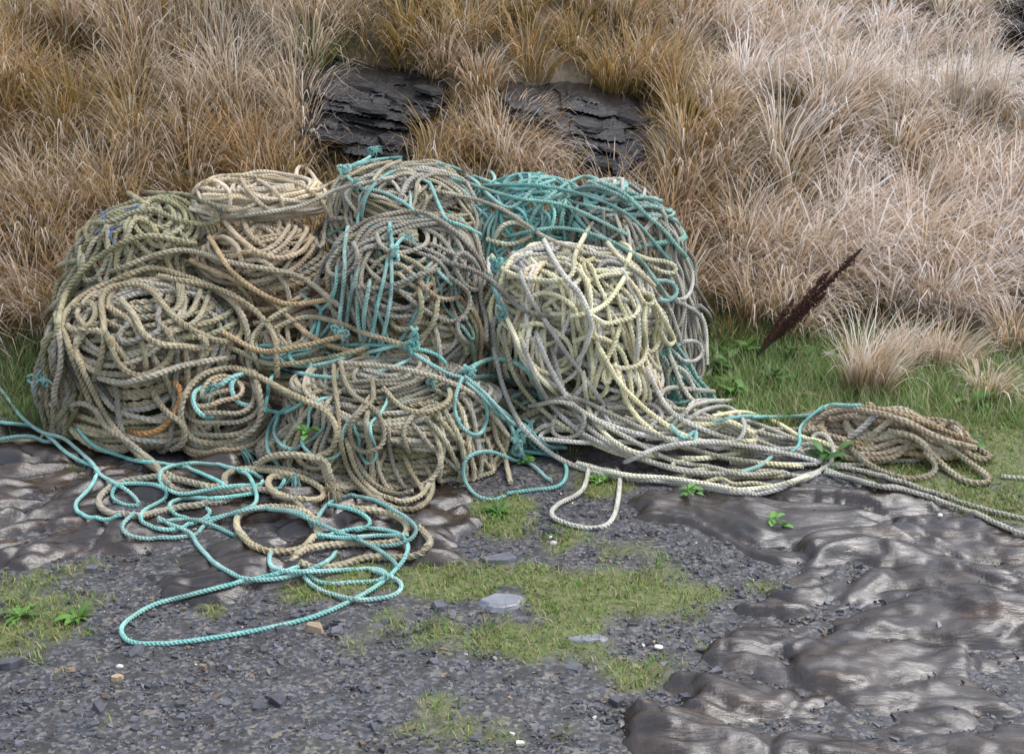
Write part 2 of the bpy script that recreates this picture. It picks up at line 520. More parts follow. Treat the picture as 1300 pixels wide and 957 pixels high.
def bedrock(name, label, poly_px, lift, amp, ang, fold, seed, step=0.0095):
    poly = pix_poly(poly_px)
    lo = poly.min(0) - 0.12; hi = poly.max(0) + 0.12
    xs = np.arange(lo[0], hi[0], step); ys = np.arange(lo[1], hi[1], step)
    X, Y = np.meshgrid(xs, ys)
    D = in_dist(X, Y, poly) + 0.24 * (fbm(X * 5 + seed, Y * 8, 4, 0.6) - 0.5)
    c, s = math.cos(ang), math.sin(ang)
    wx = 0.30 * (fbm(X * 1.8 + seed, Y * 1.8 + 3, 2) - 0.5); wy = 0.30 * (fbm(X * 1.8 + 7 + seed, Y * 1.8, 2) - 0.5)
    U = (X + wx) * c + (Y + wy) * s; V = -(X + wx) * s + (Y + wy) * c
    hump = billow(U * fold[0] + seed, V * fold[1] + seed, 2) / 1.1
    strat = np.abs(2 * vnoise(U * fold[0] * 2.2 + 3 * seed, V * fold[1] * 4.2 + hump * 2) - 1)
    fine = fbm(U * 12, V * 40 + hump * 6, 4, 0.6)
    mid = np.abs(2 * fbm(U * 6 + seed, V * 13, 3) - 1)
    sr, stl, crk = slabs(U * fold[0] * 1.5 + seed, V * fold[1] * 1.1 + 0.4 * hump)
    sr2, stl2, crk2 = slabs(U * fold[0] * 4 + 3 * seed, V * fold[1] * 3.2 + hump)
    edge = sstep(-0.05, 0.10, D)
    # a few steps where a bedding sheet has split away
    q_ = fbm(U * 1.5 + 50 + seed, V * 3.4, 4) * 15; f_ = q_ - np.floor(q_)
    st = 0.055 * ((np.floor(q_) + sstep(0.0, 0.28, f_)) / 15 - 0.5)
    Z = T(X, Y) - 0.05 + edge * (0.05 + lift + amp * (hump - 0.5) + 0.30 * amp * (strat - 0.5) + 0.011 * (fine - 0.5) + 0.026 * (mid - 0.3) + st * 1.0
                                + 0.030 * sr + 0.045 * stl - 0.014 * crk + 0.009 * sr2 + 0.014 * stl2 - 0.005 * crk2)
    Z = np.where(D < -0.06, T(X, Y) - 0.06, Z)
    Zp = np.pad(Z, 1, 'edge')
    Z = 0.4 * Z + 0.15 * (Zp[:-2, 1:-1] + Zp[2:, 1:-1] + Zp[1:-1, :-2] + Zp[1:-1, 2:])
    keep = (D > -0.1).reshape(-1)
    F = grid_faces(len(xs), len(ys)); F = F[keep[F].any(1)]
    used = np.zeros(X.size, bool); used[F.ravel()] = True
    idx = np.cumsum(used) - 1
    V3 = np.stack([X, Y, Z], -1).reshape(-1, 3)[used]
    o = mesh_obj(name, V3, idx[F], M['wet'])
    tag(o, label, kind='structure')
    BED.append((xs, ys, Z))
    return o


bedrock('bedrock', 'dark wet brown bedrock under the loose rope loops',
        [(-60, 545), (60, 545), (150, 570), (300, 585), (480, 600), (600, 625), (620, 680), (560, 715), (430, 735), (330, 760),
         (240, 775), (150, 745), (80, 735), (-60, 735)], 0.034, 0.055, 0.3, (1.8, 6.5), 3.0)
bedrock('bedrock', 'wavy glossy wet bedrock with folded ridges',
        [(790, 640), (860, 612), (1000, 605), (1130, 615), (1230, 640), (1370, 690), (1440, 800), (1460, 1010), (780, 1010),
         (815, 880), (880, 835), (900, 775), (960, 740), (900, 705), (820, 690)], 0.020, 0.050, -0.38, (1.5, 4.6), 8.0)


def bed_top(x, y):
    z = T(x, y)
    for (xs, ys, Z) in BED:
        i = np.clip(((x - xs[0]) / (xs[1] - xs[0])).astype(int), 0, len(xs) - 1)
        j = np.clip(((y - ys[0]) / (ys[1] - ys[0])).astype(int), 0, len(ys) - 1)
        ok = (x > xs[0]) & (x < xs[-1]) & (y > ys[0]) & (y < ys[-1])
        z = np.maximum(z, np.where(ok, Z[j, i], -9))
    return z



# ------------------------------------------------------------------ slate outcrops in the hillside
def hill_y(x, z):
    """y at which the slope reaches height z"""
    lo = np.full(np.shape(x), 3.0); hi = np.full(np.shape(x), 16.0)
    for _ in range(26):
        m = (lo + hi) / 2
        b = T(x, m) > z
        hi = np.where(b, m, hi); lo = np.where(b, lo, m)
    return hi


OUTPOLY = []


def outcrop(name, label, poly_px, seed, tilt, prot=0.24, nslab=10, step=0.007):
    """a broken face of bedded slate standing out of the slope, with loose slabs as parts"""
    r = np.random.default_rng(seed)
    pp = np.array(poly_px, float); OUTPOLY.append(pp)
    G = ground_pts(pp[:, 0], pp[:, 1])
    poly = G[:, [0, 2]]
    lo = poly.min(0) - 0.06; hi = poly.max(0) + 0.06
    xs = np.arange(lo[0], hi[0], step); zs = np.arange(lo[1], hi[1], step * 0.75)
    X, Z = np.meshgrid(xs, zs)
    D = in_dist(X, Z, poly) + 0.06 * (fbm(X * 9 + seed, Z * 16, 3) - 0.5)
    s = Z + tilt * X + 0.06 * (fbm(X * 3 + seed, Z * 3, 3) - 0.5)
    lay = s * 24; k = np.floor(lay); f = lay - k
    blk = np.floor(X * 4.2 + 2.7 * k + 1.3 * vnoise(k * 1.7, X * 3))
    a1 = _TAB[(k.astype(int) * 7 + seed) & 255, blk.astype(int) & 255]
    k2 = np.floor(s * 88); blk2 = np.floor(X * 13 + 1.9 * k2)
    a2 = _TAB[(k2.astype(int) * 5 + seed) & 255, blk2.astype(int) & 255]
    v = (Z - lo[1]) / (hi[1] - lo[1])
    big = fbm(X * 2.6 + seed, Z * 4, 2)
    P = prot * sstep(-0.01, 0.05, D) * (0.45 + 0.75 * v + 0.9 * (big - 0.5)) + (0.085 * (a1 - 0.5) + 0.020 * (a2 - 0.5) - 0.02 * sstep(0.8, 1, f)) * sstep(0.0, 0.03, D)
    Y = hill_y(X, Z) - P + 0.07 * sstep(0.01, -0.05, D)
    V3 = np.stack([X, Y, Z], -1)
    c = np.array([X.mean(), float(Y.min()), float(lo[1])])
    root = thing(name, label, 'rock', tuple(c))
    keep = (D > -0.06).reshape(-1)
    F = grid_faces(len(xs), len(zs)); F = F[keep[F].all(1)]
    mesh_obj('rock_face', V3.reshape(-1, 3) - c, F, M['slate'], root, smooth=False)
    done = 0
    while done < nslab:
        j = int(r.integers(len(zs) // 4, len(zs) - 4)); i = int(r.integers(4, len(xs) - 4))
        if D[j, i] < 0.035: continue
        w = r.uniform(0.05, 0.13); h = r.uniform(0.010, 0.022); d = r.uniform(0.04, 0.08)
        n = 8
        a = np.arange(n) * 2 * math.pi / n + r.uniform(-0.3, 0.3, n); rr = r.uniform(0.65, 1.0, n)
        ring = np.stack([np.cos(a) * w * rr, np.sin(a) * d * rr, np.zeros(n)], -1)
        V = np.concatenate([ring, ring * [0.95, 0.95, 1] + [0, 0, h], [[0, 0, 0]], [[0, 0, h * 1.02]]])
        V[:, 2] += -tilt * V[:, 0] + 0.2 * V[:, 1]
        i0 = np.arange(n); i1 = (i0 + 1) % n
        Q = np.stack([i0, i1, i1 + n, i0 + n], -1)
        T3 = np.concatenate([np.stack([i1, i0, np.full(n, 2 * n)], -1), np.stack([i0 + n, i1 + n, np.full(n, 2 * n + 1)], -1)])
        o = mesh_obj('slate_slab', V, [Q, T3], M['slate'], root, smooth=False)
        o.location = Vector(V3[j, i] - c + np.array([0, 0.015, 0]))
        done += 1
    return root


outcrop('slate_outcrop', 'dark layered slate outcrop in the grass above the pale cream coil',
        [(384, 120), (402, 84), (432, 74), (470, 86), (520, 96), (556, 101), (570, 122), (548, 150), (528, 172), (520, 200), (450, 205), (400, 180)], 3, 0.16)
outcrop('slate_outcrop', 'broken slate ledge above the turquoise tangle',
        [(622, 122), (634, 100), (700, 108), (738, 102), (778, 116), (810, 128), (832, 165), (820, 200), (786, 228), (745, 215), (715, 185), (660, 160)], 17, 0.2)
outcrop('slate_outcrop', 'purplish slate cliff corner beyond the tall pale grass',
        [(1266, 30), (1262, -70), (1400, -75), (1400, 130), (1310, 125), (1276, 98)], 29, 0.1, 0.3, 3, 0.012)


# ------------------------------------------------------------------ rope geometry
def chaikin_resample(P, ds):
    """smooth Catmull-Rom through P, resampled at ds"""
    P = np.asarray(P, float)
    if len(P) < 3:
        P = np.array([P[0], (P[0] + P[-1]) / 2, P[-1]])
    Q = np.concatenate([[2 * P[0] - P[1]], P, [2 * P[-1] - P[-2]]])
    n = 10
    t = np.linspace(0, 1, n, endpoint=False)[:, None]
    out = []
    for i in range(1, len(Q) - 2):
        a, b, c, d = Q[i - 1], Q[i], Q[i + 1], Q[i + 2]
        out.append(0.5 * ((2 * b) + (-a + c) * t + (2 * a - 5 * b + 4 * c - d) * t ** 2 + (-a + 3 * b - 3 * c + d) * t ** 3))
    out.append(P[-1:])
    C = np.concatenate(out)
    L = np.concatenate([[0], np.cumsum(np.linalg.norm(np.diff(C, axis=0), axis=1))])
    m = max(4, int(L[-1] / ds) + 1)
    s = np.linspace(0, L[-1], m)
    return np.stack([np.interp(s, L, C[:, k]) for k in range(C.shape[1])], -1)


def gsm(a, n):
    """moving triangular smooth with edge padding"""
    if n < 1: return a
    k = np.concatenate([np.arange(1, n + 2), np.arange(n, 0, -1)]).astype(float); k /= k.sum()
    p = np.concatenate([np.repeat(a[:1], n, 0), a, np.repeat(a[-1:], n, 0)])
    if a.ndim == 1: return np.convolve(p, k, 'valid')
    return np.stack([np.convolve(p[:, i], k, 'valid') for i in range(a.shape[1])], -1)


def mxf(a, n):
    p = np.concatenate([np.repeat(a[:1], n), a, np.repeat(a[-1:], n)])
    return np.max(np.stack([p[i:i + len(a)] for i in range(2 * n + 1)]), 0)


THIN = 0.86


def rope_arrays(P, rad, lay=2.15, hand=1):
    """three-strand laid rope: rings of six points (3 strands, 3 grooves) turning along the path"""
    n = len(P)
    Tn = np.gradient(P, axis=0); Tn /= np.linalg.norm(Tn, axis=1)[:, None] + 1e-12
    t0 = Tn[0]; ref = np.array([0, 0, 1.0]) if abs(t0[2]) < 0.8 else np.array([1.0, 0, 0])
    u = np.cross(t0, ref); u /= np.linalg.norm(u)
    ux, uy, uz = u
    U = np.empty((n, 3)); TL = Tn.tolist()
    for i in range(n):
        tx, ty, tz = TL[i]
        d = ux * tx + uy * ty + uz * tz
        ux -= d * tx; uy -= d * ty; uz -= d * tz
        l = math.sqrt(ux * ux + uy * uy + uz * uz) + 1e-12
        ux /= l; uy /= l; uz /= l
        U[i] = (ux, uy, uz)
    W = np.cross(Tn, U)
    L = np.concatenate([[0], np.cumsum(np.linalg.norm(np.diff(P, axis=0), axis=1))])
    ph = hand * 2 * math.pi * L / (lay * 2 * rad)
    k = np.arange(6)
    ang = ph[:, None] + k[None] * math.pi / 3
    r = np.where(k % 2 == 0, 1.05, 0.74)[None] * rad * np.ones((n, 1))
    V = P[:, None] + r[..., None] * (np.cos(ang)[..., None] * U[:, None] + np.sin(ang)[..., None] * W[:, None])
    V = V.reshape(-1, 3)
    i = np.arange(n - 1)[:, None] * 6; k1 = (k + 1) % 6
    Q = np.stack([i + k, i + k1, i + 6 + k1, i + 6 + k], -1).reshape(-1, 4)
    V = np.concatenate([V, P[:1], P[-1:]])
    a = n * 6
    e0 = np.stack([np.full(6, a), k1, k], -1); e1 = np.stack([np.full(6, a + 1), (n - 1) * 6 + k, (n - 1) * 6 + k1], -1)
    return V, Q, np.concatenate([e0, e1])


# depth map of everything laid so far, used so that each new length of rope rests on what lies beneath it
DS = 0.5
DW, DH = int(1500 * DS), int(1150 * DS)
_x0, _y0 = -100, -60
ii, jj = np.meshgrid(np.arange(DW), np.arange(DH))
PXg = ii / DS + _x0; PYg = jj / DS + _y0


def ground_depth():
    return project(ground_pts(PXg, PYg))[2]


DEPTH = ground_depth()


def splat_points(P, rad):
    px, py, dep = project(P)
    x = (px - _x0) * DS; y = (py - _y0) * DS
    R = rad * FPX / dep * DS
    m = int(np.ceil(R.max())) + 1
    for oy in range(-m, m + 1):
        for ox in range(-m, m + 1):
            q = (ox * ox + oy * oy) / (R * R)
            xi = np.round(x + ox).astype(int); yi = np.round(y + oy).astype(int)
            ok = (q < 1) & (xi >= 0) & (xi < DW) & (yi >= 0) & (yi < DH)
            if ok.any():
                np.minimum.at(DEPTH, (yi[ok], xi[ok]), (dep - rad * np.sqrt(np.maximum(0, 1 - q)))[ok])


for (xs, ys, Zb) in BED:
    X, Y = np.meshgrid(xs, ys)
    splat_points(np.stack([X, Y, Zb - 0.006], -1).reshape(-1, 3), 0.006)

RSTAT = [0.0, 0]
LAID = []


def rope_obj(P, rad, mat, parent, origin, name='rope', lay=2.15, hand=1, label=None, splat=True):
    rad = rad * THIN
    V, Q, T3 = rope_arrays(P, rad, lay * 1.12, hand)
    o = mesh_obj(name, V - np.asarray(origin), [Q, T3], M[mat], parent, smooth=False)
    if parent is None: o.location = tuple(origin)
    if label: o['label'] = label
    if splat: splat_points(P, rad)
    if name == 'rope' and parent is not None: LAID.append((o, P[::2], rad, 2 * len(Q)))
    RSTAT[0] += np.linalg.norm(np.diff(P, axis=0), axis=1).sum(); RSTAT[1] += 2 * len(Q)
    return o


def rope_ds(rad):
    return max(0.0048, 2.15 * 2 * rad / 7.0)


HEAPS = {}


class Heap:
    def __init__(s, name, label, cat, px0, px1, py0, py1, Y, ay, shrink, group, back=0.45, flare=0.2, shear=0.0, dome=1.15):
        s.rng = np.random.default_rng(abs(hash_str(label)) % 100000)
        s.seed = hash_str(label) % 97
        mx, my = (px0 + px1) / 2, (py0 + py1) / 2
        s.c = at_y(mx, my, Y)
        dep = project(s.c)[2]; sc = dep / FPX
        dl = math.atan2(CAM_Z - s.c[2], Y)
        hw = (px1 - px0) / 2 * sc - shrink; hh = (py1 - py0) / 2 * sc - shrink
        s.ax = hw; s.ay = ay - shrink
        s.az = math.sqrt(max(hh ** 2 - (s.ay * math.sin(dl)) ** 2, 0.03 ** 2)) / math.cos(dl)
        s.back = back
        s.H = np.zeros((150, 300))
        s.flare = flare; s.shear = shear; s.dome = dome
        gz = float(T(s.c[0], s.c[1] - s.ay * 0.6))
        s.root = thing(name, label, cat, (s.c[0], s.c[1], gz), group)
        s.o = np.array([s.c[0], s.c[1], gz])
        HEAPS[label] = s

    def pos(s, u, h):
        ay = np.where(u[:, 1] > 0, s.ay * s.back, s.ay)
        R = np.stack([np.full(len(u), s.ax), ay, np.full(len(u), s.az)], -1)
        k = np.hypot(u[:, 0], u[:, 1]) + 1e-6
        # a settled pile: domed above, sides dropping steeply to the ground
        f = np.where(u[:, 2] < 0, k ** 0.6 * (1 - s.flare * u[:, 2]), k ** s.dome) / k
        lump = 1 + 0.13 * (vnoise(u[:, 0] * 2.1 + s.seed, u[:, 2] * 2.1 + u[:, 1]) - 0.5) * 2
        p = u * R * np.stack([f * lump, f * lump, np.ones(len(u))], -1)
        p[:, 0] -= s.shear * s.ax * u[:, 2]
        n = u / R; n /= np.linalg.norm(n, axis=1)[:, None]
        return s.c + p + n * h[:, None]

    def lay(s, u, rad, mat, settle=0.5, name='rope', label=None, smooth=9, hand=1, coarse=1.0):
        u = u / np.linalg.norm(u, axis=1)[:, None]
        P0 = s.pos(u, np.zeros(len(u)))
        ds = rope_ds(rad) * coarse
        # resample the directions evenly in space
        L = np.concatenate([[0], np.cumsum(np.linalg.norm(np.diff(P0, axis=0), axis=1))])
        m = max(6, int(L[-1] / ds)); q = np.linspace(0, L[-1], m)
        u = np.stack([np.interp(q, L, u[:, k]) for k in range(3)], -1)
        u /= np.linalg.norm(u, axis=1)[:, None]
        th = np.arctan2(u[:, 1], u[:, 0]); ph = np.arcsin(np.clip(u[:, 2], -1, 1))
        ti = ((th / (2 * math.pi) + 0.5) * 300).astype(int) % 300
        pi_ = np.clip(((ph / math.pi + 0.5) * 150).astype(int), 0, 149)
        h = s.H[pi_, ti]
        hm = gsm(mxf(h, 2), smooth)
        hs_ = gsm(h, smooth)
        hh = settle * hs_ + (1 - settle) * hm + rad
        e = np.minimum(np.arange(len(hh)), np.arange(len(hh))[::-1]) * ds
        hh = hh - 2.6 * rad * (1 - sstep(0, 0.06, e))
        P = s.pos(u, hh)
        gz = bed_top(P[:, 0], P[:, 1]) + rad * 0.9
        low = P[:, 2] < gz
        if low.any():
            k = np.clip((gz - P[:, 2]) / 0.25, 0, 1)
            # what would lie under the ground spreads out along it instead
            nx = u[:, 0]; ny = u[:, 1]
            sp = 0.10 * k
            P[:, 0] += np.where(low, nx * sp, 0); P[:, 1] += np.where(low, ny * sp, 0)
            gz = bed_top(P[:, 0], P[:, 1]) + rad * 0.9
            P[:, 2] = np.where(P[:, 2] < gz, gz + 0.02 * k, P[:, 2])
        P = gsm(P, 2)
        # footprint
        w = rad / max(s.ax, 0.05) * 300 / (2 * math.pi)
        mm = int(np.ceil(w)) + 1
        for a in range(-mm, mm + 1):
            for b in range(-mm, mm + 1):
                r2 = (a * a + b * b) / (w * w + 0.3)
                if r2 < 1:
                    np.maximum.at(s.H, (np.clip(pi_ + a, 0, 149), (ti + (b / np.maximum(np.cos(ph), 0.15)).astype(int)) % 300),
                                  hh + rad * (0.8 * math.sqrt(1 - r2)))
        return rope_obj(P, rad * (1.3 if coarse > 1 else 1.0), mat, s.root, s.o, name, label=label, hand=hand, lay=2.15 * max(1.0, coarse / 1.25))

    def coil(s, turns, h0, sgn, rad, mat, wob=0.10, axis=(0, -0.3, 1), tilt=0.2, settle=0.5, coarse=1.0):
        """several neighbouring turns of one rope, running side by side and drifting apart"""
        r = s.rng
        n = np.array(axis, float) + r.normal(0, tilt, 3); n /= np.linalg.norm(n)
        e1 = np.cross(n, [0, 1, 0.01]); e1 /= np.linalg.norm(e1); e2 = np.cross(n, e1)
        t = np.linspace(0, turns * 2 * math.pi, int(turns * 90))
        off = r.uniform(0, 6.28)
        def wv(a):
            o = np.zeros_like(t)
            for f in (1, 2, 3, 4):
                o += r.normal(0, 1) / f ** 0.7 * np.sin(t * (f + r.normal(0, 0.05)) + r.uniform(0, 6.28))
            return a * o * 0.6
        slow = 0.5 * wob * np.sin(t * r.uniform(0.15, 0.45) + r.uniform(0, 6.28))
        lat = math.asin(h0) + sgn * t / (2 * math.pi) * (2 * rad * 1.12 / max((s.az + s.ax) / 2, 0.08)) + wv(wob) + slow
        h = np.sin(np.clip(lat, -1.3, 1.5))
        k = np.sqrt(1 - h * h)
        dx = wv(wob * 0.5); dy = wv(wob * 0.5)
        u = n * h[:, None] + e1 * (k * np.cos(t + off) + dx)[:, None] + e2 * (k * np.sin(t + off) + dy)[:, None]
        return s.lay(u, rad, mat, settle, coarse=coarse)

    def bight(s, th, ph, ra, arc, rad, mat, settle=0.35, name='rope', squash=1.0, start=None):
        """a loose loop of rope lying against the heap: a small circle on the heap's surface"""
        r = s.rng
        c = np.array([math.cos(ph) * math.sin(th), -math.cos(ph) * math.cos(th), math.sin(ph)])
        e1 = np.cross(c, [0, 0.2, 1]); e1 /= np.linalg.norm(e1); e2 = np.cross(c, e1)
        t = np.linspace(0, arc, int(arc * 26)) + (r.uniform(0, 6.28) if start is None else start)
        rr = ra * (1 + 0.22 * np.sin(t * 1.07 + r.uniform(0, 6)) + 0.16 * np.sin(2.1 * t + r.uniform(0, 6)) + 0.10 * np.sin(3.3 * t + r.uniform(0, 6)) + 0.06 * r.normal() * t)
        u = c + e1 * (rr * np.cos(t))[:, None] + e2 * (squash * rr * np.sin(t))[:, None]
        return s.lay(u, rad, mat, settle, name)


def drapes(H, n, rad, mats, th=(-1.1, 1.1), top=(0.2, 1.0), low=(-0.75, 0.0), width=(0.15, 0.7)):
    """lengths that hang down over the face of a heap and turn back up"""
    r = H.rng
    for q in range(n):
        a = r.uniform(*th); w = r.uniform(*width) * r.choice([-1, 1])
        t = np.linspace(0, 1, 40)
        t0, t1 = r.uniform(*top), r.uniform(*top); lo = r.uniform(*low)
        lat = (t0 * (1 - t) + t1 * t) - ((t0 + t1) / 2 - lo) * np.sin(math.pi * t) ** r.uniform(0.6, 1.1)
        ta = a + w * (t - 0.5 + 0.22 * np.sin(2 * math.pi * t) * r.uniform(-1, 1)) + 0.05 * np.sin(t * r.uniform(6, 13) + r.uniform(0, 6))
        lat = lat + 0.04 * np.sin(t * r.uniform(6, 14) + r.uniform(0, 6))
        u = np.stack([np.cos(lat) * np.sin(ta), -np.cos(lat) * np.cos(ta), np.sin(lat)], -1)
        H.lay(u, rad * r.uniform(0.9, 1.05), mats[q % len(mats)], 0.4, smooth=6)


def hash_str(x):
    h = 7
    for ch in x: h = (h * 131 + ord(ch)) % 1000003
    return h


def Zc(ox, oy, s, pts):
    p = np.array(pts, float)
    return np.stack([p[:, 0] / s + ox, p[:, 1] / s + oy], -1)


C1 = lambda *p: Zc(0, 180, 2.8136, p)
C2 = lambda *p: Zc(380, 180, 3.5444, p)
C3 = lambda *p: Zc(580, 200, 2.9917, p)
C4 = lambda *p: Zc(0, 420, 3.25, p)
C5 = lambda *p: Zc(300, 420, 3.0952, p)
C6 = lambda *p: Zc(640, 460, 1.9697, p)
C7 = lambda *p: Zc(0, 600, 2.0, p)


def traced(pts, rad, mat, parent=None, origin=(0, 0, 0), name='rope', lift=0.85, tuck=2.2, sm=7, label=None, hand=1, lay=2.15):
    """a length of rope whose course is known, laid on top of what is there already"""
    d0 = 4.6
    c = chaikin_resample(pts, rope_ds(rad) / d0 * FPX * 0.9)
    def lookup(px, py):
        x = np.clip(((px - _x0) * DS), 1, DW - 2).astype(int); y = np.clip(((py - _y0) * DS), 1, DH - 2).astype(int)
        return DEPTH[y, x]
    w = rad * FPX / d0 * 0.6
    dd = np.minimum(lookup(c[:, 0], c[:, 1]), np.minimum(np.minimum(lookup(c[:, 0] + w, c[:, 1]), lookup(c[:, 0] - w, c[:, 1])),
                                                      np.minimum(lookup(c[:, 0], c[:, 1] + w), lookup(c[:, 0], c[:, 1] - w))))
    near_ = -mxf(-dd, 3)
    z = 0.55 * gsm(near_, sm) + 0.45 * gsm(dd, sm)
    z = gsm(z, 3) - rad * lift
    e = np.minimum(np.arange(len(z)), np.arange(len(z))[::-1]) * rope_ds(rad)
    z = z + tuck * rad * (1 - sstep(0, 0.05, e))
    d = ray(c[:, 0], c[:, 1])
    P = np.array([0, 0, CAM_Z]) + d * z[:, None]
    gz = bed_top(P[:, 0], P[:, 1]) + rad * 0.75
    P[:, 2] = np.maximum(P[:, 2], gz)
    P = gsm(P, 2)
    L = np.concatenate([[0], np.cumsum(np.linalg.norm(np.diff(P, axis=0), axis=1))])
    m = max(6, int(L[-1] / rope_ds(rad)))
    q = np.linspace(0, L[-1], m)
    P = np.stack([np.interp(q, L, P[:, k]) for k in range(3)], -1)
    if parent is None and tuple(origin) == (0, 0, 0): origin = P[len(P) // 2]
    return rope_obj(P, rad, mat, parent, origin, name, label=label, hand=hand, lay=lay), P


def knot(px, py, rad, mat, parent, origin, size=0.03, seed=0, name='knot'):
    r = np.random.default_rng(seed)
    t = np.linspace(0, 2 * math.pi * 1.0, 60)
    K = np.stack([np.sin(t) + 2 * np.sin(2 * t), np.cos(t) - 2 * np.cos(2 * t), -np.sin(3 * t)], -1) * size / 3
    x = int((px - _x0) * DS); y = int((py - _y0) * DS)
    dep = DEPTH[y - 2:y + 3, x - 2:x + 3].min()
    c = np.array([0, 0, CAM_Z]) + ray(px, py) * (dep - rad)
    a = r.uniform(0, 6)
    K = np.stack([K[:, 0] * math.cos(a) - K[:, 2] * math.sin(a), K[:, 2] * math.cos(a) * 0.6 + K[:, 0] * math.sin(a) * 0.6, K[:, 1]], -1)
    return rope_obj(chaikin_resample(K + c, rope_ds(rad)), rad, mat, parent, origin, name)


# ---- the heaps, from the back row to the front
def coil_set(H, n, rad, mats, hr, wob=0.1, axis=(0, -0.3, 1), turns=(2.2, 4.2), tilt=0.14, settle=0.5, rv=0.12, coarse=1.0):
    hs_ = np.sin(np.linspace(math.asin(hr[0]), math.asin(min(hr[1] + 0.06, 0.985)), n) + H.rng.uniform(-0.1, 0.1, n) * (0.25 if coarse > 1 else 1.0))
    if coarse > 1: turns = (3.2, 4.4)
    H.rng.shuffle(hs_)
    for a in hs_:
        m = mats[int(H.rng.integers(len(mats)))]
        H.coil(H.rng.uniform(*turns), np.clip(a, -0.9, 0.985), H.rng.choice([-1, 1]), rad * H.rng.uniform(1 - rv, 1 + rv * 0.5), m, wob, axis, tilt, settle, coarse)


G_COIL = 'coils of old rope in the heap'
CO = 2.2
H2 = Heap('rope_coil', 'mossy tan rope coil with blue twine scraps, at the uphill end beside the tall grass', 'rope coil', 80, 300, 240, 470, 4.98, 0.33, 0.060, G_COIL, shear=-0.2, dome=1.3)
coil_set(H2, 8, 0.0118, ['olive', 'tan', 'olive'], (-0.5, 0.95), 0.05, coarse=CO)
coil_set(H2, 3, 0.0118, ['olive', 'tan'], (0.0, 0.55), 0.07, axis=(0.2, -0.8, 0.5), turns=(1.5, 2.5))
coil_set(H2, 7, 0.0118, ['olive', 'tan', 'tan'], (-0.3, 0.9), 0.08, tilt=0.22)
for q in range(4): H2.bight(H2.rng.uniform(-0.9, 0.3), H2.rng.uniform(0.1, 0.8), H2.rng.uniform(0.3, 0.6), H2.rng.uniform(3, 5), 0.0118, ['tan', 'olive'][q % 2])
drapes(H2, 6, 0.0118, ['olive', 'tan'])

H5 = Heap('rope_coil', 'domed grey tan coil with turquoise strands below the slate outcrop', 'rope coil', 402, 634, 199, 400, 5.06, 0.32, 0.050, G_COIL)
coil_set(H5, 8, 0.0086, ['tan', 'grey', 'ashen'], (-0.1, 0.95), 0.06, coarse=CO)
coil_set(H5, 6, 0.0086, ['tan', 'ashen', 'tan', 'grey'], (0.3, 0.92), 0.09, tilt=0.25)
coil_set(H5, 8, 0.0086, ['tan', 'ashen', 'tan', 'grey'], (-0.1, 0.6), 0.06, axis=(0.1, -0.7, 0.5), turns=(1.8, 3.2))
for q in range(4): H5.bight(H5.rng.uniform(-0.8, 0.8), H5.rng.uniform(0.3, 0.9), H5.rng.uniform(0.4, 0.7), H5.rng.uniform(2, 4), 0.0086, ['tan', 'ashen', 'grey'][q % 3])

H8 = Heap('rope_coil', 'tall grey coil capped with faded teal rope beside the ferns', 'rope coil', 700, 892, 222, 530, 5.0, 0.34, 0.045, G_COIL, shear=0.34, dome=1.3)
coil_set(H8, 10, 0.0082, ['grey', 'grey', 'teal'], (-0.6, 0.95), 0.05, axis=(0.25, -0.3, 1), coarse=CO)
coil_set(H8, 6, 0.0082, ['grey', 'ashen', 'grey'], (-0.4, 0.62), 0.07, axis=(0.35, -0.4, 1), tilt=0.22)
coil_set(H8, 9, 0.0082, ['grey', 'ashen', 'grey'], (-0.2, 0.55), 0.06, axis=(-0.2, -0.8, 0.5), turns=(1.8, 3.2))
coil_set(H8, 7, 0.0085, ['teal', 'grey', 'teal', 'ashen', 'turq'], (0.66, 0.94), 0.07, axis=(-0.05, -0.1, 1))
drapes(H8, 8, 0.0082, ['grey', 'ashen', 'white', 'grey'], th=(-0.3, 1.2))

H7 = Heap('rope_tangle', 'bright turquoise tangle of thin rope between the domed coils', 'rope tangle', 560, 790, 214, 430, 5.08, 0.28, 0.035, G_COIL)
coil_set(H7, 5, 0.0072, ['turq', 'turq', 'turq', 'teal'], (0.0, 0.9), 0.2, tilt=0.4)
for q in range(30): H7.bight(H7.rng.uniform(-1.2, 1.2), H7.rng.uniform(0.0, 1.2), H7.rng.uniform(0.18, 0.6), H7.rng.uniform(4, 10), 0.0072, ['turq', 'turq', 'turq', 'teal'][q % 4])
drapes(H7, 10, 0.0072, ['turq', 'teal'], low=(-0.8, -0.2))

H4 = Heap('rope_coil', 'flat brown coil in stacked rings under the cream coil', 'rope coil', 248, 436, 270, 470, 4.82, 0.30, 0.048, G_COIL)
coil_set(H4, 8, 0.0112, ['brown', 'brown', 'tan'], (-0.5, 0.95), 0.04, tilt=0.08, coarse=CO)
coil_set(H4, 8, 0.0112, ['brown', 'tan', 'brown'], (-0.5, 0.93), 0.05, tilt=0.12)
for q in range(3): H4.bight(H4.rng.uniform(-0.8, 0.8), H4.rng.uniform(-0.1, 0.6), H4.rng.uniform(0.3, 0.6), H4.rng.uniform(2, 5), 0.0112, ['brown', 'tan'][q % 2])

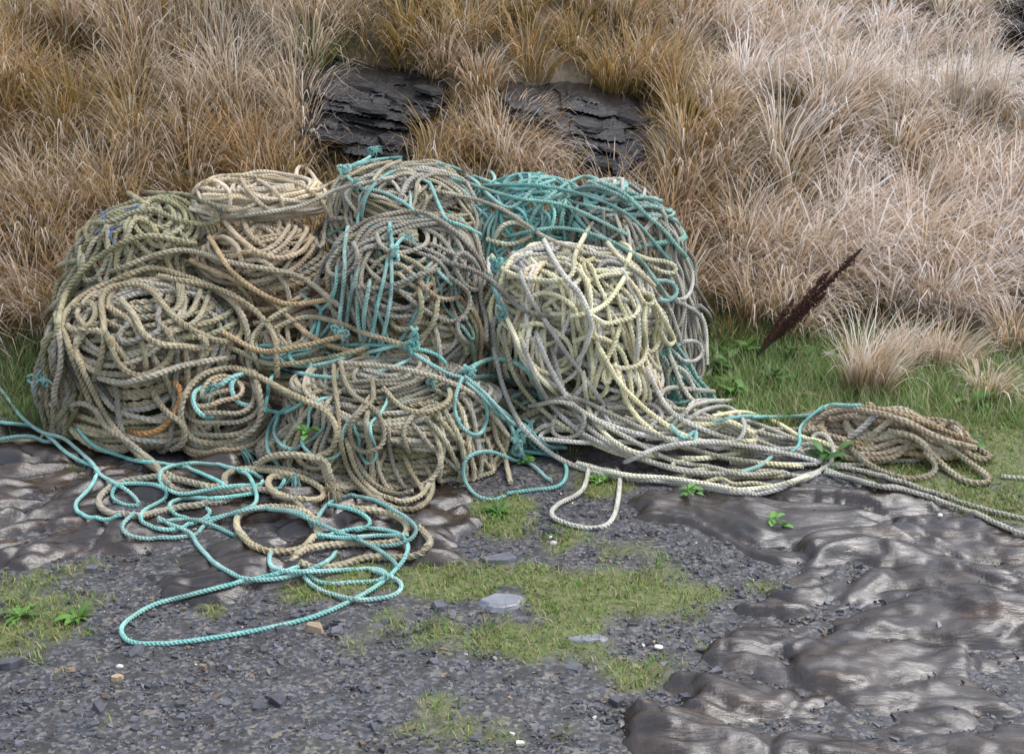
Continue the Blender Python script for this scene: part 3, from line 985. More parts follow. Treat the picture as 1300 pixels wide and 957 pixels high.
H3 = Heap('rope_coil', 'flat cream yellow coil lying on top of the brown one', 'rope coil', 242, 416, 223, 284, 4.98, 0.20, 0.024, G_COIL, back=0.8)
coil_set(H3, 5, 0.0088, ['cream'], (-0.2, 0.6), 0.10, axis=(0, -0.2, 1), tilt=0.1)
coil_set(H3, 5, 0.0088, ['cream'], (0.1, 0.7), 0.14, axis=(0, -0.2, 1), tilt=0.12)
for q in range(4): H3.bight(H3.rng.uniform(-0.8, 0.8), H3.rng.uniform(0.5, 1.2), H3.rng.uniform(0.5, 0.8), H3.rng.uniform(3, 5), 0.0088, 'cream')

H6 = Heap('rope_coil', 'broad grey coil lashed with upright turquoise strands in the middle of the heap', 'rope coil', 395, 642, 266, 540, 4.68, 0.34, 0.052, G_COIL)
coil_set(H6, 10, 0.0099, ['olive', 'olive', 'tan', 'dteal'], (-0.5, 0.95), 0.06, coarse=CO)
coil_set(H6, 5, 0.0099, ['olive', 'tan', 'brown'], (-0.5, 0.15), 0.08)
coil_set(H6, 5, 0.0099, ['grey', 'tan'], (0.4, 0.93), 0.08, tilt=0.25)
coil_set(H6, 9, 0.0099, ['grey', 'grey', 'tan'], (0.0, 0.85), 0.06, axis=(0.1, -0.8, 0.55), turns=(1.8, 3.2))
drapes(H6, 9, 0.0099, ['olive', 'grey', 'brown', 'dteal', 'tan'], top=(0.0, 0.6))

H15 = Heap('rope_coil', 'faded teal coil under the pale yellow heap', 'rope coil', 660, 884, 370, 570, 4.74, 0.30, 0.042, G_COIL, flare=0.35)
coil_set(H15, 6, 0.0096, ['teal', 'teal', 'dteal', 'grey'], (-0.5, 0.6), 0.12)
for q in range(13): H15.bight(H15.rng.uniform(-0.3, 1.0), H15.rng.uniform(-0.4, 0.4), H15.rng.uniform(0.2, 0.45), H15.rng.uniform(3, 6), 0.0096, ['teal', 'teal', 'ashen', 'turq'][q % 4])
drapes(H15, 12, 0.0096, ['teal', 'dteal', 'ashen', 'teal'], th=(-0.4, 1.1))

H14 = Heap('rope_coil', 'dark green coil wedged between the lashed coil and the pale heap', 'rope coil', 555, 740, 425, 610, 4.56, 0.28, 0.042, G_COIL)
coil_set(H14, 8, 0.0096, ['dteal', 'dteal', 'olive', 'teal'], (-0.5, 0.85), 0.14)
for q in range(4): H14.bight(H14.rng.uniform(-0.8, 0.8), H14.rng.uniform(-0.3, 0.6), H14.rng.uniform(0.25, 0.5), H14.rng.uniform(2, 5), 0.0096, ['dteal', 'teal'][q % 2])

H16 = Heap('rope_coil', 'shadowed brown coil between the stacked rings and the front coil', 'rope coil', 290, 480, 385, 560, 4.56, 0.26, 0.05, G_COIL)
coil_set(H16, 9, 0.0112, ['brown', 'olive', 'tan'], (-0.4, 0.9), 0.09)

H9 = Heap('rope_coil', 'pale yellow and white rope heaped in tangled loops', 'rope coil', 600, 850, 294, 530, 4.62, 0.30, 0.055, G_COIL, flare=0.5, shear=0.1, dome=1.25)
coil_set(H9, 8, 0.0098, ['pale', 'pale', 'cream'], (-0.1, 0.95), 0.14, tilt=0.3, coarse=CO)
coil_set(H9, 6, 0.0098, ['pale', 'pale', 'pale', 'white'], (0.2, 0.92), 0.16, tilt=0.3)
for q in range(15): H9.bight(H9.rng.uniform(-0.9, 0.8), H9.rng.uniform(0.0, 0.9), H9.rng.uniform(0.18, 0.45), H9.rng.uniform(3, 7), 0.0098, ['pale', 'pale', 'white', 'pale', 'pale'][q % 5])
drapes(H9, 20, 0.0098, ['pale', 'pale', 'white', 'pale', 'cream', 'pale'], top=(0.1, 1.1), low=(-0.9, -0.1), width=(0.1, 0.6))

H1 = Heap('rope_coil', 'big rounded coil of thick grey tan rope at the end by the wet rock', 'rope coil', 66, 334, 342, 590, 4.58, 0.35, 0.068, G_COIL)
coil_set(H1, 10, 0.0128, ['tan', 'olive', 'tan'], (-0.5, 0.95), 0.05, coarse=CO)
coil_set(H1, 4, 0.0128, ['tan', 'tan', 'grey'], (0.0, 0.5), 0.07, axis=(0.1, -0.85, 0.5), turns=(1.5, 2.5))
coil_set(H1, 7, 0.0128, ['tan', 'tan', 'olive', 'grey'], (-0.4, 0.92), 0.08, tilt=0.2)
for q in range(5): H1.bight(H1.rng.uniform(-0.9, 0.7), H1.rng.uniform(-0.2, 0.8), H1.rng.uniform(0.35, 0.65), H1.rng.uniform(2.5, 5), 0.0128, ['tan', 'tan', 'grey'][q % 3])
drapes(H1, 8, 0.0128, ['tan', 'tan', 'olive', 'grey'], top=(-0.1, 0.8))

H10 = Heap('rope_coil', 'front tan coil topped with a turquoise bundle', 'rope coil', 336, 646, 436, 630, 4.30, 0.33, 0.056, G_COIL, flare=0.32)
coil_set(H10, 9, 0.0098, ['tan', 'olive', 'tan'], (-0.3, 0.95), 0.07, coarse=CO)
coil_set(H10, 5, 0.0098, ['tan', 'tan', 'grey'], (-0.1, 0.5), 0.08, axis=(0.15, -0.9, 0.3), turns=(1.2, 2.2))
coil_set(H10, 9, 0.0098, ['tan', 'tan', 'grey', 'ashen'], (0.0, 0.92), 0.08, tilt=0.2)
drapes(H10, 22, 0.0098, ['tan', 'tan', 'olive', 'grey', 'tan'], top=(0.0, 0.9), low=(-0.9, -0.15), width=(0.2, 0.9))
for hh_ in (H6, H10, H15, H5): drapes(hh_, 3, 0.0072, ['turq', 'teal', 'turq'], top=(0.2, 0.9), low=(-0.4, 0.2))

# small set of thick loops between the big coil and the front coil
H11 = Heap('rope_coil', 'ring of thick tan rope standing between the big coil and the front coil', 'rope coil', 222, 352, 462, 592, 4.32, 0.16, 0.045, G_COIL)
coil_set(H11, 4, 0.0118, ['tan', 'tan', 'brown'], (-0.5, 0.7), 0.10)


# ---- rope lying spread on the ground
GCELL = 0.006
GR = dict(x0=-2.6, y0=2.2)
GH = np.full((int(3.6 / GCELL), int(5.4 / GCELL)), -9.0)


def ground_rope(xy, rad, mat, parent, origin, name='rope', settle=0.45, extra=None):
    P2 = chaikin_resample(xy, rope_ds(rad))
    i = np.clip(((P2[:, 0] - GR['x0']) / GCELL).astype(int), 3, GH.shape[1] - 4)
    j = np.clip(((P2[:, 1] - GR['y0']) / GCELL).astype(int), 3, GH.shape[0] - 4)
    base = bed_top(P2[:, 0], P2[:, 1])
    if extra is not None: base = base + extra(P2[:, 0], P2[:, 1])
    h = np.maximum(GH[j, i], base)
    z = settle * gsm(h, 6) + (1 - settle) * gsm(mxf(h, 2), 7) + rad * 0.85
    z = np.maximum(z, base + rad * 0.7)
    z = gsm(z, 2)
    P = np.concatenate([P2, z[:, None]], 1)
    w = int(rad / GCELL) + 1
    for a in range(-w, w + 1):
        for b in range(-w, w + 1):
            q = (a * a + b * b) * GCELL ** 2 / rad ** 2
            if q < 1: np.maximum.at(GH, (j + a, i + b), z + rad * 0.9 * math.sqrt(1 - q))
    return rope_obj(P, rad, mat, parent, origin, name)


# pale spill at the foot of the yellow heap
sp_o = ground_pt(850, 590)
spill = thing('rope_tangle', 'pale grey rope sprawled in flat loops along the wet rock', 'rope tangle', tuple(sp_o), 'ropes spread on the ground')
rs = np.random.default_rng(77)
sa = ground_pt(655, 590); sb = ground_pt(1040, 590)


def spill_rise(x, y):
    return 0.10 * np.exp(-(((x - sp_o[0] + 0.15) / 0.42) ** 2 + ((y - sp_o[1] - 0.12) / 0.16) ** 2))


for q in range(30):
    u0 = rs.uniform(0.08, 0.92)
    cpx = 655 + (1045 - 655) * u0
    cpy = np.interp(cpx, [640, 760, 900, 1000, 1060], [548, 560, 572, 578, 580]) + rs.normal(0, 11)
    c = ground_pt(cpx, cpy)
    n = rs.integers(12, 26)
    a0 = rs.uniform(0, 6.28); t = np.linspace(0, rs.uniform(3.5, 10), n)
    rx = rs.uniform(0.10, 0.34); ry = rs.uniform(0.035, 0.10)
    drift = rs.normal(0, 0.03)
    x = c[0] + rx * np.cos(t + a0) * (1 + 0.3 * np.sin(t * 0.7 + a0)) + drift * t
    y = c[1] + ry * np.sin(t + a0) * (1 + 0.3 * np.cos(t * 0.9)) + rs.normal(0, 0.006) * t + 0.008 * rs.normal(size=n)
    ground_rope(np.stack([x, y], -1), 0.0092 * rs.uniform(0.9, 1.1), ['white', 'ashen', 'ashen', 'pale', 'ashen'][q % 5], spill, sp_o, extra=spill_rise)

# brown coil on the turf
bc_o = ground_pt(1140, 575)
bcoil = thing('rope_coil', 'flattened brown rope coil lying on the green turf', 'rope coil', tuple(bc_o), 'ropes spread on the ground')
for q in range(13):
    cpx = rs.uniform(1085, 1165); cpy = rs.uniform(558, 575)
    c = ground_pt(cpx, cpy)
    t = np.linspace(0, rs.uniform(4.5, 9), 24) + rs.uniform(2.0, 4.0)
    rx = rs.uniform(0.13, 0.26); ry = rs.uniform(0.06, 0.14); an = -0.42
    ex = rx * np.cos(t) * (1 + 0.12 * np.sin(2.1 * t + q)); ey = ry * np.sin(t) * (1 + 0.2 * np.sin(1.3 * t + q))
    x = c[0] + ex * math.cos(an) - ey * math.sin(an); y = c[1] + ex * math.sin(an) + ey * math.cos(an)
    ground_rope(np.stack([x, y], -1), 0.0125 * rs.uniform(0.9, 1.05), ['brown', 'tan', 'brown'][q % 3], bcoil, bc_o,
                extra=lambda x, y: 0.05 * np.exp(-(((x - bc_o[0] + 0.05) / 0.25) ** 2 + ((y - bc_o[1] - 0.05) / 0.15) ** 2)))


# ---- lengths whose course can be followed in the heap
def on(H, mat, rad, *lists, **k):
    for p in lists:
        traced(p, rad, mat, H.root, H.o, **k)


on(H1, 'tan', 0.0130,
   C1((330, 960), (300, 870), (262, 780), (235, 690), (222, 640), (260, 580), (330, 530), (400, 500), (470, 470), (550, 450), (640, 475), (740, 510), (810, 550), (850, 600), (870, 660), (850, 700), (800, 715), (720, 690), (640, 640), (590, 590), (540, 530), (490, 510), (430, 512), (385, 525), (362, 570), (370, 640), (372, 710), (360, 780), (335, 850)),
   C1((380, 680), (400, 740), (430, 800), (490, 835), (560, 815), (605, 770), (615, 720), (600, 680), (570, 650)),
   C1((430, 560), (480, 620), (510, 680), (560, 720), (640, 730), (720, 735), (740, 712), (700, 690)),
   C1((760, 520), (840, 580), (880, 660), (885, 760), (900, 840), (920, 900), (932, 957)),
   C1((240, 650), (250, 670), (290, 675), (330, 640), (342, 600), (320, 570)),
   C1((200, 610), (218, 740), (212, 820), (192, 900), (200, 950)),
   C1((350, 840), (430, 860), (530, 840), (650, 800), (760, 780), (840, 770)))
on(H1, 'rust', 0.0125, C4((715, 205), (745, 250), (735, 310), (700, 370), (650, 410), (580, 425), (530, 410)))
on(H11, 'tan', 0.0130,
   C4((1045, 165), (1070, 250), (1078, 330), (1060, 390), (1010, 435), (930, 460), (850, 462), (790, 440), (755, 390), (745, 330), (755, 285), (780, 235), (830, 185), (900, 160), (980, 155), (1050, 175), (1110, 215), (1200, 262), (1300, 300)),
   C4((620, 225), (650, 290), (700, 345), (745, 375), (762, 420), (750, 468), (700, 490)))
on(H11, 'turq', 0.0095,
   C4((880, 360), (830, 345), (800, 300), (802, 255), (840, 230)),
   C4((1050, 310), (990, 300), (962, 262), (955, 222), (985, 185), (1020, 175)),
   C4((855, 240), (910, 222), (960, 190), (1010, 178)))

# cream coil
on(H3, 'cream', 0.0092,
   C1((820, 250), (820, 180), (770, 140), (720, 150), (690, 185), (700, 235), (760, 262)),
   C1((860, 130), (890, 180), (940, 230), (985, 250)), C1((900, 125), (960, 160), (1000, 200), (1010, 250)),
   C1((690, 190), (760, 130), (870, 122), (960, 130), (1060, 150), (1120, 185), (1160, 230), (1165, 275)),
   C1((1060, 140), (1060, 100), (1080, 88), (1110, 110), (1130, 140), (1150, 158)))
# mossy back coil
on(H2, 'olive', 0.0120,
   C1((190, 375), (240, 300), (320, 240), (400, 200), (480, 180), (560, 185), (660, 190), (740, 215), (820, 255)),
   C1((455, 180), (500, 210), (570, 250), (640, 280), (720, 295), (780, 280), (770, 240)),
   C1((290, 370), (285, 430), (300, 490), (340, 490), (375, 440), (385, 370), (385, 300)),
   C1((330, 290), (400, 285), (480, 250), (560, 240)),
   C1((150, 620), (200, 580), (260, 520), (290, 470), (300, 400)),
   C1((90, 495), (170, 470), (230, 435), (300, 420)))
on(H2, 'blue', 0.004, C1((355, 245), (380, 255), (370, 275), (390, 290)), C1((330, 335), (370, 315), (410, 308), (430, 300)), C1((405, 305), (395, 335), (405, 365)),
   C1((440, 240), (470, 236), (500, 232), (480, 250)), name='twine')
on(H4, 'brown', 0.0116,
   C1((800, 280), (850, 340), (930, 400), (1010, 415), (1080, 390), (1120, 340)),
   C1((870, 270), (890, 330), (950, 380)), C1((730, 370), (725, 420), (760, 470), (820, 480), (860, 440), (850, 380), (800, 340), (770, 350)),
   C1((900, 650), (960, 640), (1050, 600), (1120, 570)), C1((820, 560), (900, 600), (1000, 590), (1100, 540)))

on(H5, 'tan', 0.0090,
   C2((70, 225), (150, 185), (230, 150), (320, 110), (420, 90)),
   C2((250, 340), (290, 260), (330, 180), (380, 120), (460, 85)))
on(H5, 'grey', 0.0120, C2((430, 300), (460, 240), (490, 180), (530, 155), (565, 150)))
on(H5, 'turq', 0.0076,
   C2((330, 40), (270, 90), (205, 130), (245, 185), (280, 210), (350, 220), (430, 250), (520, 310), (560, 345)),
   C2((200, 132), (300, 92), (400, 75), (460, 72)), C2((345, 42), (300, 80), (205, 125)),
   C2((440, 125), (390, 150), (340, 190), (310, 230), (290, 280), (280, 340)),
   C2((555, 170), (590, 190), (610, 240), (640, 310), (665, 352), (740, 380), (820, 420)),
   C2((610, 95), (690, 115), (760, 150), (830, 220), (862, 275)))
knot(437, 216, 0.007, 'turq', H5.root, H5.o, 0.025, 1); knot(452, 233, 0.007, 'turq', H5.root, H5.o, 0.022, 2)
knot(472, 192, 0.006, 'turq', H5.root, H5.o, 0.02, 3)

on(H7, 'turq', 0.0078,
   C3((20, 60), (70, 90), (130, 150), (190, 190), (240, 170), (290, 120), (330, 100), (375, 85)),
   C3((90, 75), (100, 50), (130, 55), (145, 85), (120, 105)), C3((60, 70), (150, 100), (240, 120), (330, 100)),
   C3((300, 190), (340, 210), (355, 250), (335, 290)), C3((340, 160), (370, 200), (365, 250), (340, 300)))
on(H8, 'teal', 0.0086,
   C3((270, 260), (300, 200), (350, 150), (420, 100), (490, 72), (560, 98), (640, 140), (720, 218), (780, 270), (830, 330), (880, 390), (897, 430)),
   C3((380, 290), (400, 220), (415, 160)), C3((420, 280), (440, 220), (470, 170)), C3((330, 170), (420, 130), (520, 110), (600, 135), (660, 170)))
on(H8, 'grey', 0.0084,
   C3((545, 185), (510, 210), (480, 225)), C3((470, 200), (500, 250), (540, 290), (600, 330)),
   C3((600, 190), (650, 240), (680, 310), (690, 370)), C3((900, 480), (950, 560), (1000, 640), (1060, 712)))
on(H8, 'white', 0.0086,
   C3((870, 380), (896, 450), (885, 515), (850, 540), (800, 530)), C3((920, 560), (960, 600), (980, 680), (985, 770), (945, 840)),
   C3((925, 590), (945, 650), (950, 730), (950, 790)), C3((830, 720), (860, 700), (910, 700), (932, 735), (910, 770), (860, 772), (830, 742)),
   C3((820, 540), (900, 580), (930, 620), (940, 680)))

on(H6, 'grey', 0.0102,
   C2((0, 680), (60, 640), (100, 570), (150, 490), (200, 430), (260, 380), (350, 340), (450, 318), (540, 315), (600, 335), (670, 380), (740, 440), (800, 520), (840, 600), (830, 650), (790, 670), (740, 640), (702, 570), (702, 520), (740, 500), (800, 560), (815, 640), (820, 720), (840, 800), (840, 900)),
   C2((230, 350), (160, 345), (100, 380), (75, 440), (85, 480), (108, 460), (112, 400), (130, 340)),
   C2((190, 470), (150, 520), (125, 570), (150, 600), (200, 600), (250, 560), (262, 500), (240, 450)),
   C2((345, 410), (370, 470), (430, 500), (510, 490), (570, 460), (577, 420), (560, 400)),
   C2((430, 650), (500, 710), (580, 770), (660, 805), (720, 800), (762, 750), (765, 690), (720, 640), (640, 590)),
   C2((635, 575), (540, 600), (440, 640), (340, 660), (230, 650)),
   C2((85, 590), (90, 660), (130, 720), (190, 820), (240, 900)),
   C2((770, 910), (730, 880), (710, 830), (722, 795), (760, 800)))
on(H6, 'brown', 0.0105, C2((510, 695), (580, 650), (600, 630)), C2((535, 625), (590, 680), (650, 710), (725, 700)))
on(H6, 'olive', 0.0110, C2((410, 800), (440, 840), (500, 840), (540, 790), (550, 720), (535, 650)), C2((500, 900), (570, 860), (610, 790), (625, 700)))
on(H6, 'turq', 0.0080,
   C2((400, 520), (380, 620), (350, 740), (330, 860), (312, 920)), C2((415, 520), (415, 640), (405, 740), (380, 860), (352, 920)),
   C2((405, 360), (415, 440), (430, 510)), C2((480, 425), (440, 460), (425, 505)))
on(H6, 'teal', 0.0092,
   C2((270, 560), (240, 660), (220, 760), (205, 860)), C2((220, 380), (205, 470), (205, 570), (195, 680), (180, 800), (170, 850)),
   C2((320, 620), (300, 720), (290, 800), (300, 900)), C2((260, 690), (265, 800), (278, 900)))
on(H6, 'turq', 0.0080,
   C2((170, 560), (165, 640), (140, 720), (100, 760), (70, 830), (30, 900)), C2((100, 740), (95, 800), (72, 900)),
   C2((0, 680), (50, 720), (100, 750)), C2((620, 580), (650, 610), (690, 645)))
knot(501, 321, 0.008, 'turq', H6.root, H6.o, 0.03, 5); knot(428, 418, 0.007, 'turq', H6.root, H6.o, 0.02, 6)
knot(436, 425, 0.006, 'turq', H6.root, H6.o, 0.02, 7); knot(526, 422, 0.007, 'turq', H6.root, H6.o, 0.022, 8)

on(H15, 'ashen', 0.0105,
   C3((800, 890), (800, 820), (830, 795), (870, 820), (900, 880), (912, 940)), C3((780, 950), (775, 900), (810, 875), (880, 880), (980, 890)),
   C3((680, 560), (690, 620), (690, 700), (680, 770)), C3((880, 950), (910, 925), (990, 925), (1060, 925)))
on(H9, 'pale', 0.0102,
   C3((130, 370), (170, 420), (230, 450), (300, 465), (400, 465), (440, 440), (450, 370), (490, 290), (520, 245)),
   C3((140, 310), (170, 262), (220, 247), (265, 265), (275, 300), (200, 330), (110, 310)),
   C3((440, 700), (500, 680), (560, 690), (610, 720), (640, 770), (660, 850), (665, 950)),
   C3((250, 570), (290, 525), (350, 515), (410, 540), (450, 580), (460, 640), (480, 670)),
   C3((240, 640), (300, 630), (360, 650), (420, 700), (440, 760), (420, 800), (350, 820), (290, 790), (250, 730), (240, 660)),
   C3((640, 450), (610, 500), (560, 560), (500, 590), (430, 600)), C3((570, 320), (620, 380), (700, 440), (750, 490)),
   C3((500, 590), (560, 630), (620, 620), (680, 600), (690, 560)))
on(H9, 'white', 0.0098,
   C3((330, 310), (360, 370), (410, 450), (470, 520), (500, 590), (510, 650), (480, 740), (440, 790)),
   C3((240, 430), (260, 490), (300, 570), (350, 640), (400, 720), (460, 800), (510, 870), (560, 940)),
   C3((120, 380), (128, 450), (180, 570), (210, 660), (260, 780), (330, 840), (420, 900), (480, 950)),
   C3((150, 600), (135, 650), (145, 720), (190, 780), (230, 830), (270, 880), (300, 940)))
on(H9, 'pale', 0.0098,
   C3((180, 590), (210, 650), (250, 740), (310, 830), (380, 900), (440, 960)),
   C3((640, 350), (720, 385), (790, 395), (832, 415), (820, 440), (770, 430), (720, 400)),
   C3((690, 520), (720, 560), (748, 550), (740, 520), (700, 515)),
   C3((720, 560), (710, 640), (720, 720), (700, 780), (640, 800), (560, 790)),
   C3((760, 560), (800, 640), (826, 695), (800, 710), (765, 640)),
   C3((620, 640), (590, 730), (545, 800), (520, 880)), C3((640, 420), (660, 350), (620, 320)))
on(H9, 'turq', 0.0095, C3((750, 470), (800, 470), (832, 490), (835, 520), (800, 545), (765, 540)), C3((120, 440), (150, 520), (170, 590)))
knot(637, 396, 0.008, 'turq', H9.root, H9.o, 0.026, 9); knot(630, 335, 0.008, 'turq', H9.root, H9.o, 0.026, 10)

on(H10, 'tan', 0.0100,
   C5((385, 90), (385, 200), (400, 300), (405, 400), (420, 480), (450, 560), (500, 620), (560, 670), (620, 695), (690, 705), (740, 680), (770, 630), (765, 570), (740, 520)),
   C5((410, 110), (425, 190), (460, 250), (520, 290), (560, 330), (580, 390), (570, 450), (520, 475), (470, 460), (445, 400), (460, 350), (500, 310), (538, 270), (535, 190)),
   C5((680, 480), (660, 430), (662, 380), (700, 330), (760, 300), (820, 290), (850, 240), (840, 200)),
   C5((575, 220), (640, 290), (720, 320), (800, 300), (840, 260), (830, 200)),
   C5((440, 430), (480, 520), (540, 600), (620, 640), (700, 640)), C5((660, 490), (690, 560), (730, 620), (745, 660)),
   C5((790, 470), (802, 520), (770, 580), (720, 610)), C5((900, 220), (980, 290), (1010, 360), (1020, 420), (1050, 480), (1070, 560), (1080, 615)),
   C5((430, 420), (470, 540), (540, 630), (640, 670), (720, 650), (760, 600)))
on(H10, 'tan', 0.0122, C5((0, 150), (90, 180), (180, 230), (260, 270), (330, 300), (380, 350), (395, 410), (370, 470), (300, 495), (200, 485), (120, 500), (70, 540)))
on(H10, 'turq', 0.0076,
   C5((650, 62), (500, 55), (350, 60), (200, 65), (100, 58), (72, 90), (85, 115), (150, 122), (210, 100), (300, 85)),
   C5((180, 80), (160, 95), (190, 125), (260, 140), (360, 125), (450, 100), (560, 75), (640, 60), (700, 90), (780, 140), (850, 175), (890, 185), (960, 240), (1000, 290), (1050, 330), (1100, 370), (1160, 400)),
   C5((300, 72), (215, 80), (212, 108), (245, 132), (300, 130)), C5((120, 70), (95, 90), (120, 108), (200, 90)),
   C5((400, 185), (300, 175), (200, 158), (160, 165), (130, 200), (122, 260), (110, 320)),
   C5((110, 310), (180, 322), (230, 300), (260, 280)), C5((220, 290), (150, 340), (125, 400), (125, 470), (160, 520), (190, 570), (180, 610), (150, 640)),
   C5((165, 330), (150, 400), (180, 450), (230, 470)), C5((540, 165), (620, 140), (690, 110)),
   C5((640, 62), (720, 72), (790, 95), (825, 130)))
knot(522, 440, 0.008, 'turq', H10.root, H10.o, 0.028, 11); knot(547, 483, 0.008, 'teal', H10.root, H10.o, 0.03, 12)
knot(596, 473, 0.008, 'turq', H10.root, H10.o, 0.03, 13)

# strands thrown from one coil across to the next
for (H, m_, rad_, pts) in ((H2, 'tan', 0.0118, ((140, 345), (225, 318), (300, 335), (380, 352), (435, 392))), (H4, 'brown', 0.0112, ((240, 330), (330, 372), (400, 430), (470, 452))),
                           (H4, 'tan', 0.0112, ((330, 425), (395, 402), (470, 425), (520, 440))), (H6, 'grey', 0.0102, ((560, 330), (618, 352), (662, 392), (700, 402))),
                           (H5, 'tan', 0.0090, ((545, 240), (630, 262), (690, 300), (740, 320))), (H7, 'turq', 0.0072, ((610, 235), (700, 238), (790, 268), (850, 330))),
                           (H7, 'teal', 0.0080, ((570, 225), (650, 250), (720, 262), (800, 300))), (H5, 'ashen', 0.0090, ((300, 275), (380, 262), (430, 240), (500, 225))),
                           (H16, 'olive', 0.0112, ((290, 440), (345, 462), (415, 455), (470, 440))), (H14, 'dteal', 0.0098, ((560, 495), (620, 478), (680, 500), (725, 545))),
                           (H14, 'teal', 0.0098, ((590, 470), (630, 455), (670, 470), (690, 510))), (H1, 'tan', 0.0128, ((200, 350), (290, 372), (345, 420), (352, 480))),
                           (H1, 'olive', 0.0128, ((70, 430), (85, 370), (120, 330), (180, 300), (250, 310))), (H6, 'olive', 0.0102, ((395, 380), (350, 400), (320, 430), (330, 470))),
                           (H4, 'brown', 0.0112, ((265, 300), (300, 350), (360, 385), (420, 380))), (H8, 'teal', 0.0086, ((640, 300), (720, 290), (800, 320), (850, 380))),
                           (H16, 'brown', 0.0112, ((280, 420), (330, 445), (380, 440), (440, 425))), (H10, 'tan', 0.0105, ((430, 460), (520, 470), (600, 500), (650, 560)))):
    traced(np.array(pts, float), rad_, m_, H.root, H.o)

# turquoise bundle that runs down from the front coil
tb_o = ground_pt(670, 600)
tb = thing('rope_bundle', 'knotted turquoise bundle trailing from the front coil to the ground', 'rope bundle', tuple(tb_o), 'ropes spread on the ground')
for p in (C5((890, 180), (870, 230), (857, 290), (870, 350), (900, 390), (945, 410), (975, 380), (985, 320), (970, 260), (930, 205), (895, 178)),
          C5((900, 200), (970, 260), (1020, 320), (1080, 380), (1110, 440), (1130, 500), (1180, 540), (1240, 600)),
          C5((985, 265), (1040, 310), (1090, 350), (1150, 380), (1180, 420), (1230, 455), (1300, 460)),
          C5((1120, 520), (1060, 495), (1000, 475), (940, 480), (900, 510), (892, 560), (910, 610), (950, 650), (1010, 665), (1060, 655)),
          C5((1060, 640), (1150, 627), (1230, 620), (1280, 600), (1298, 560), (1290, 520), (1250, 490), (1180, 480), (1120, 470)),
          C5((1090, 330), (1085, 400), (1100, 470), (1130, 520)), C5((1120, 340), (1160, 370), (1150, 430), (1180, 470)),
          C5((1060, 340), (1100, 420), (1120, 500)), C5((1170, 350), (1130, 400), (1120, 460), (1135, 520)),
          C5((870, 165), (915, 150), (945, 160)), C5((930, 200), (1000, 270), (1060, 340), (1120, 390), (1190, 450))):
    traced(p, 0.0075, 'turq', tb, tb_o)
knot(656, 566, 0.008, 'turq', tb, tb_o, 0.03, 14); knot(664, 550, 0.008, 'turq', tb, tb_o, 0.03, 15)

# lengths running down from the pale heap into the sprawl
for k, p in enumerate((((640, 420), (655, 480), (700, 530), (770, 570), (850, 592)), ((662, 430), (690, 500), (740, 550), (820, 585), (900, 602)),
                       ((700, 440), (722, 510), (770, 560), (860, 596), (960, 603)), ((820, 465), (850, 520), (900, 548), (980, 572)),
                       ((780, 460), (802, 520), (850, 560), (930, 583), (1020, 592)), ((740, 470), (752, 530), (800, 572), (880, 582), (940, 575)),
                       ((626, 440), (642, 500), (670, 550), (722, 588), (790, 607), (860, 612)), ((850, 450), (872, 500), (905, 522), (960, 538), (1020, 562)),
                       ((680, 420), (700, 470), (735, 520), (800, 548), (870, 560)), ((760, 440), (790, 490), (840, 535), (890, 560), (960, 560)))):
    traced(np.array(p, float), 0.0102, ['pale', 'white', 'ashen', 'white', 'pale'][k % 5], spill, sp_o)
# spill: lengths that can be followed
for k, p in enumerate((
        C6((215, 255), (195, 320), (135, 355), (118, 380), (150, 400), (215, 415), (258, 405), (280, 370), (290, 290), (280, 265)),
        C6((760, 215), (778, 180), (808, 185), (824, 230), (800, 265), (740, 285), (690, 272)),
        C6((250, 265), (330, 288), (440, 303), (530, 318), (580, 330), (650, 326), (740, 298), (790, 275)),
        C6((180, 250), (300, 280), (420, 290), (530, 308), (590, 318), (680, 308), (760, 285)),
        C6((100, 95), (180, 90), (280, 135), (380, 180), (470, 215), (560, 240), (640, 250)),
        C6((60, 110), (150, 100), (240, 150), (330, 200), (420, 245), (520, 262), (600, 280), (700, 275)),
        C6((450, 150), (500, 120), (560, 112), (600, 150), (590, 190), (540, 215), (490, 200)),
        C6((520, 135), (600, 125), (680, 150), (740, 185), (800, 200), (824, 215)),
        C6((130, 130), (120, 170), (150, 190), (190, 175), (200, 130), (170, 105)),
        C6((440, 140), (470, 110), (520, 97), (545, 98)),
        C6((300, 250), (400, 210), (520, 200), (640, 215), (740, 235), (790, 250)))):
    traced(p, 0.0092, ['ashen', 'ashen', 'white', 'pale'][k % 4], spill, sp_o)
for p in (C6((415, 155), (450, 190), (480, 170), (475, 210)), C6((520, 150), (600, 135), (690, 138)), C6((590, 275), (640, 258), (670, 235))):
    traced(p, 0.0080, 'turq', spill, sp_o)

for k, p in enumerate((C6((740, 135), (850, 112), (950, 120), (1050, 150), (1110, 175), (1190, 208)),
                       C6((900, 200), (960, 150), (1000, 145), (1080, 190), (1150, 240), (1212, 288), (1200, 305), (1140, 290), (1080, 240), (1030, 190), (960, 170)),
                       C6((940, 120), (900, 160), (860, 190)), C6((860, 210), (920, 260), (1000, 290), (1060, 285), (1080, 260), (1050, 220)),
                       C6((770, 160), (800, 130), (860, 118), (930, 125), (1010, 150), (1090, 190), (1180, 215)),
                       C6((730, 90), (760, 78), (800, 90), (820, 100)))):
    traced(p, 0.0125, ['brown', 'tan', 'white', 'tan', 'brown', 'brown'][k], bcoil, bc_o)
tag(traced(C6((620, 137), (720, 135), (770, 130), (810, 108), (850, 107), (895, 107)), 0.0075, 'turq', name='rope_end')[0],
    'thin turquoise rope end pointing over the brown coil on the turf', 'rope', 'ropes spread on the ground')
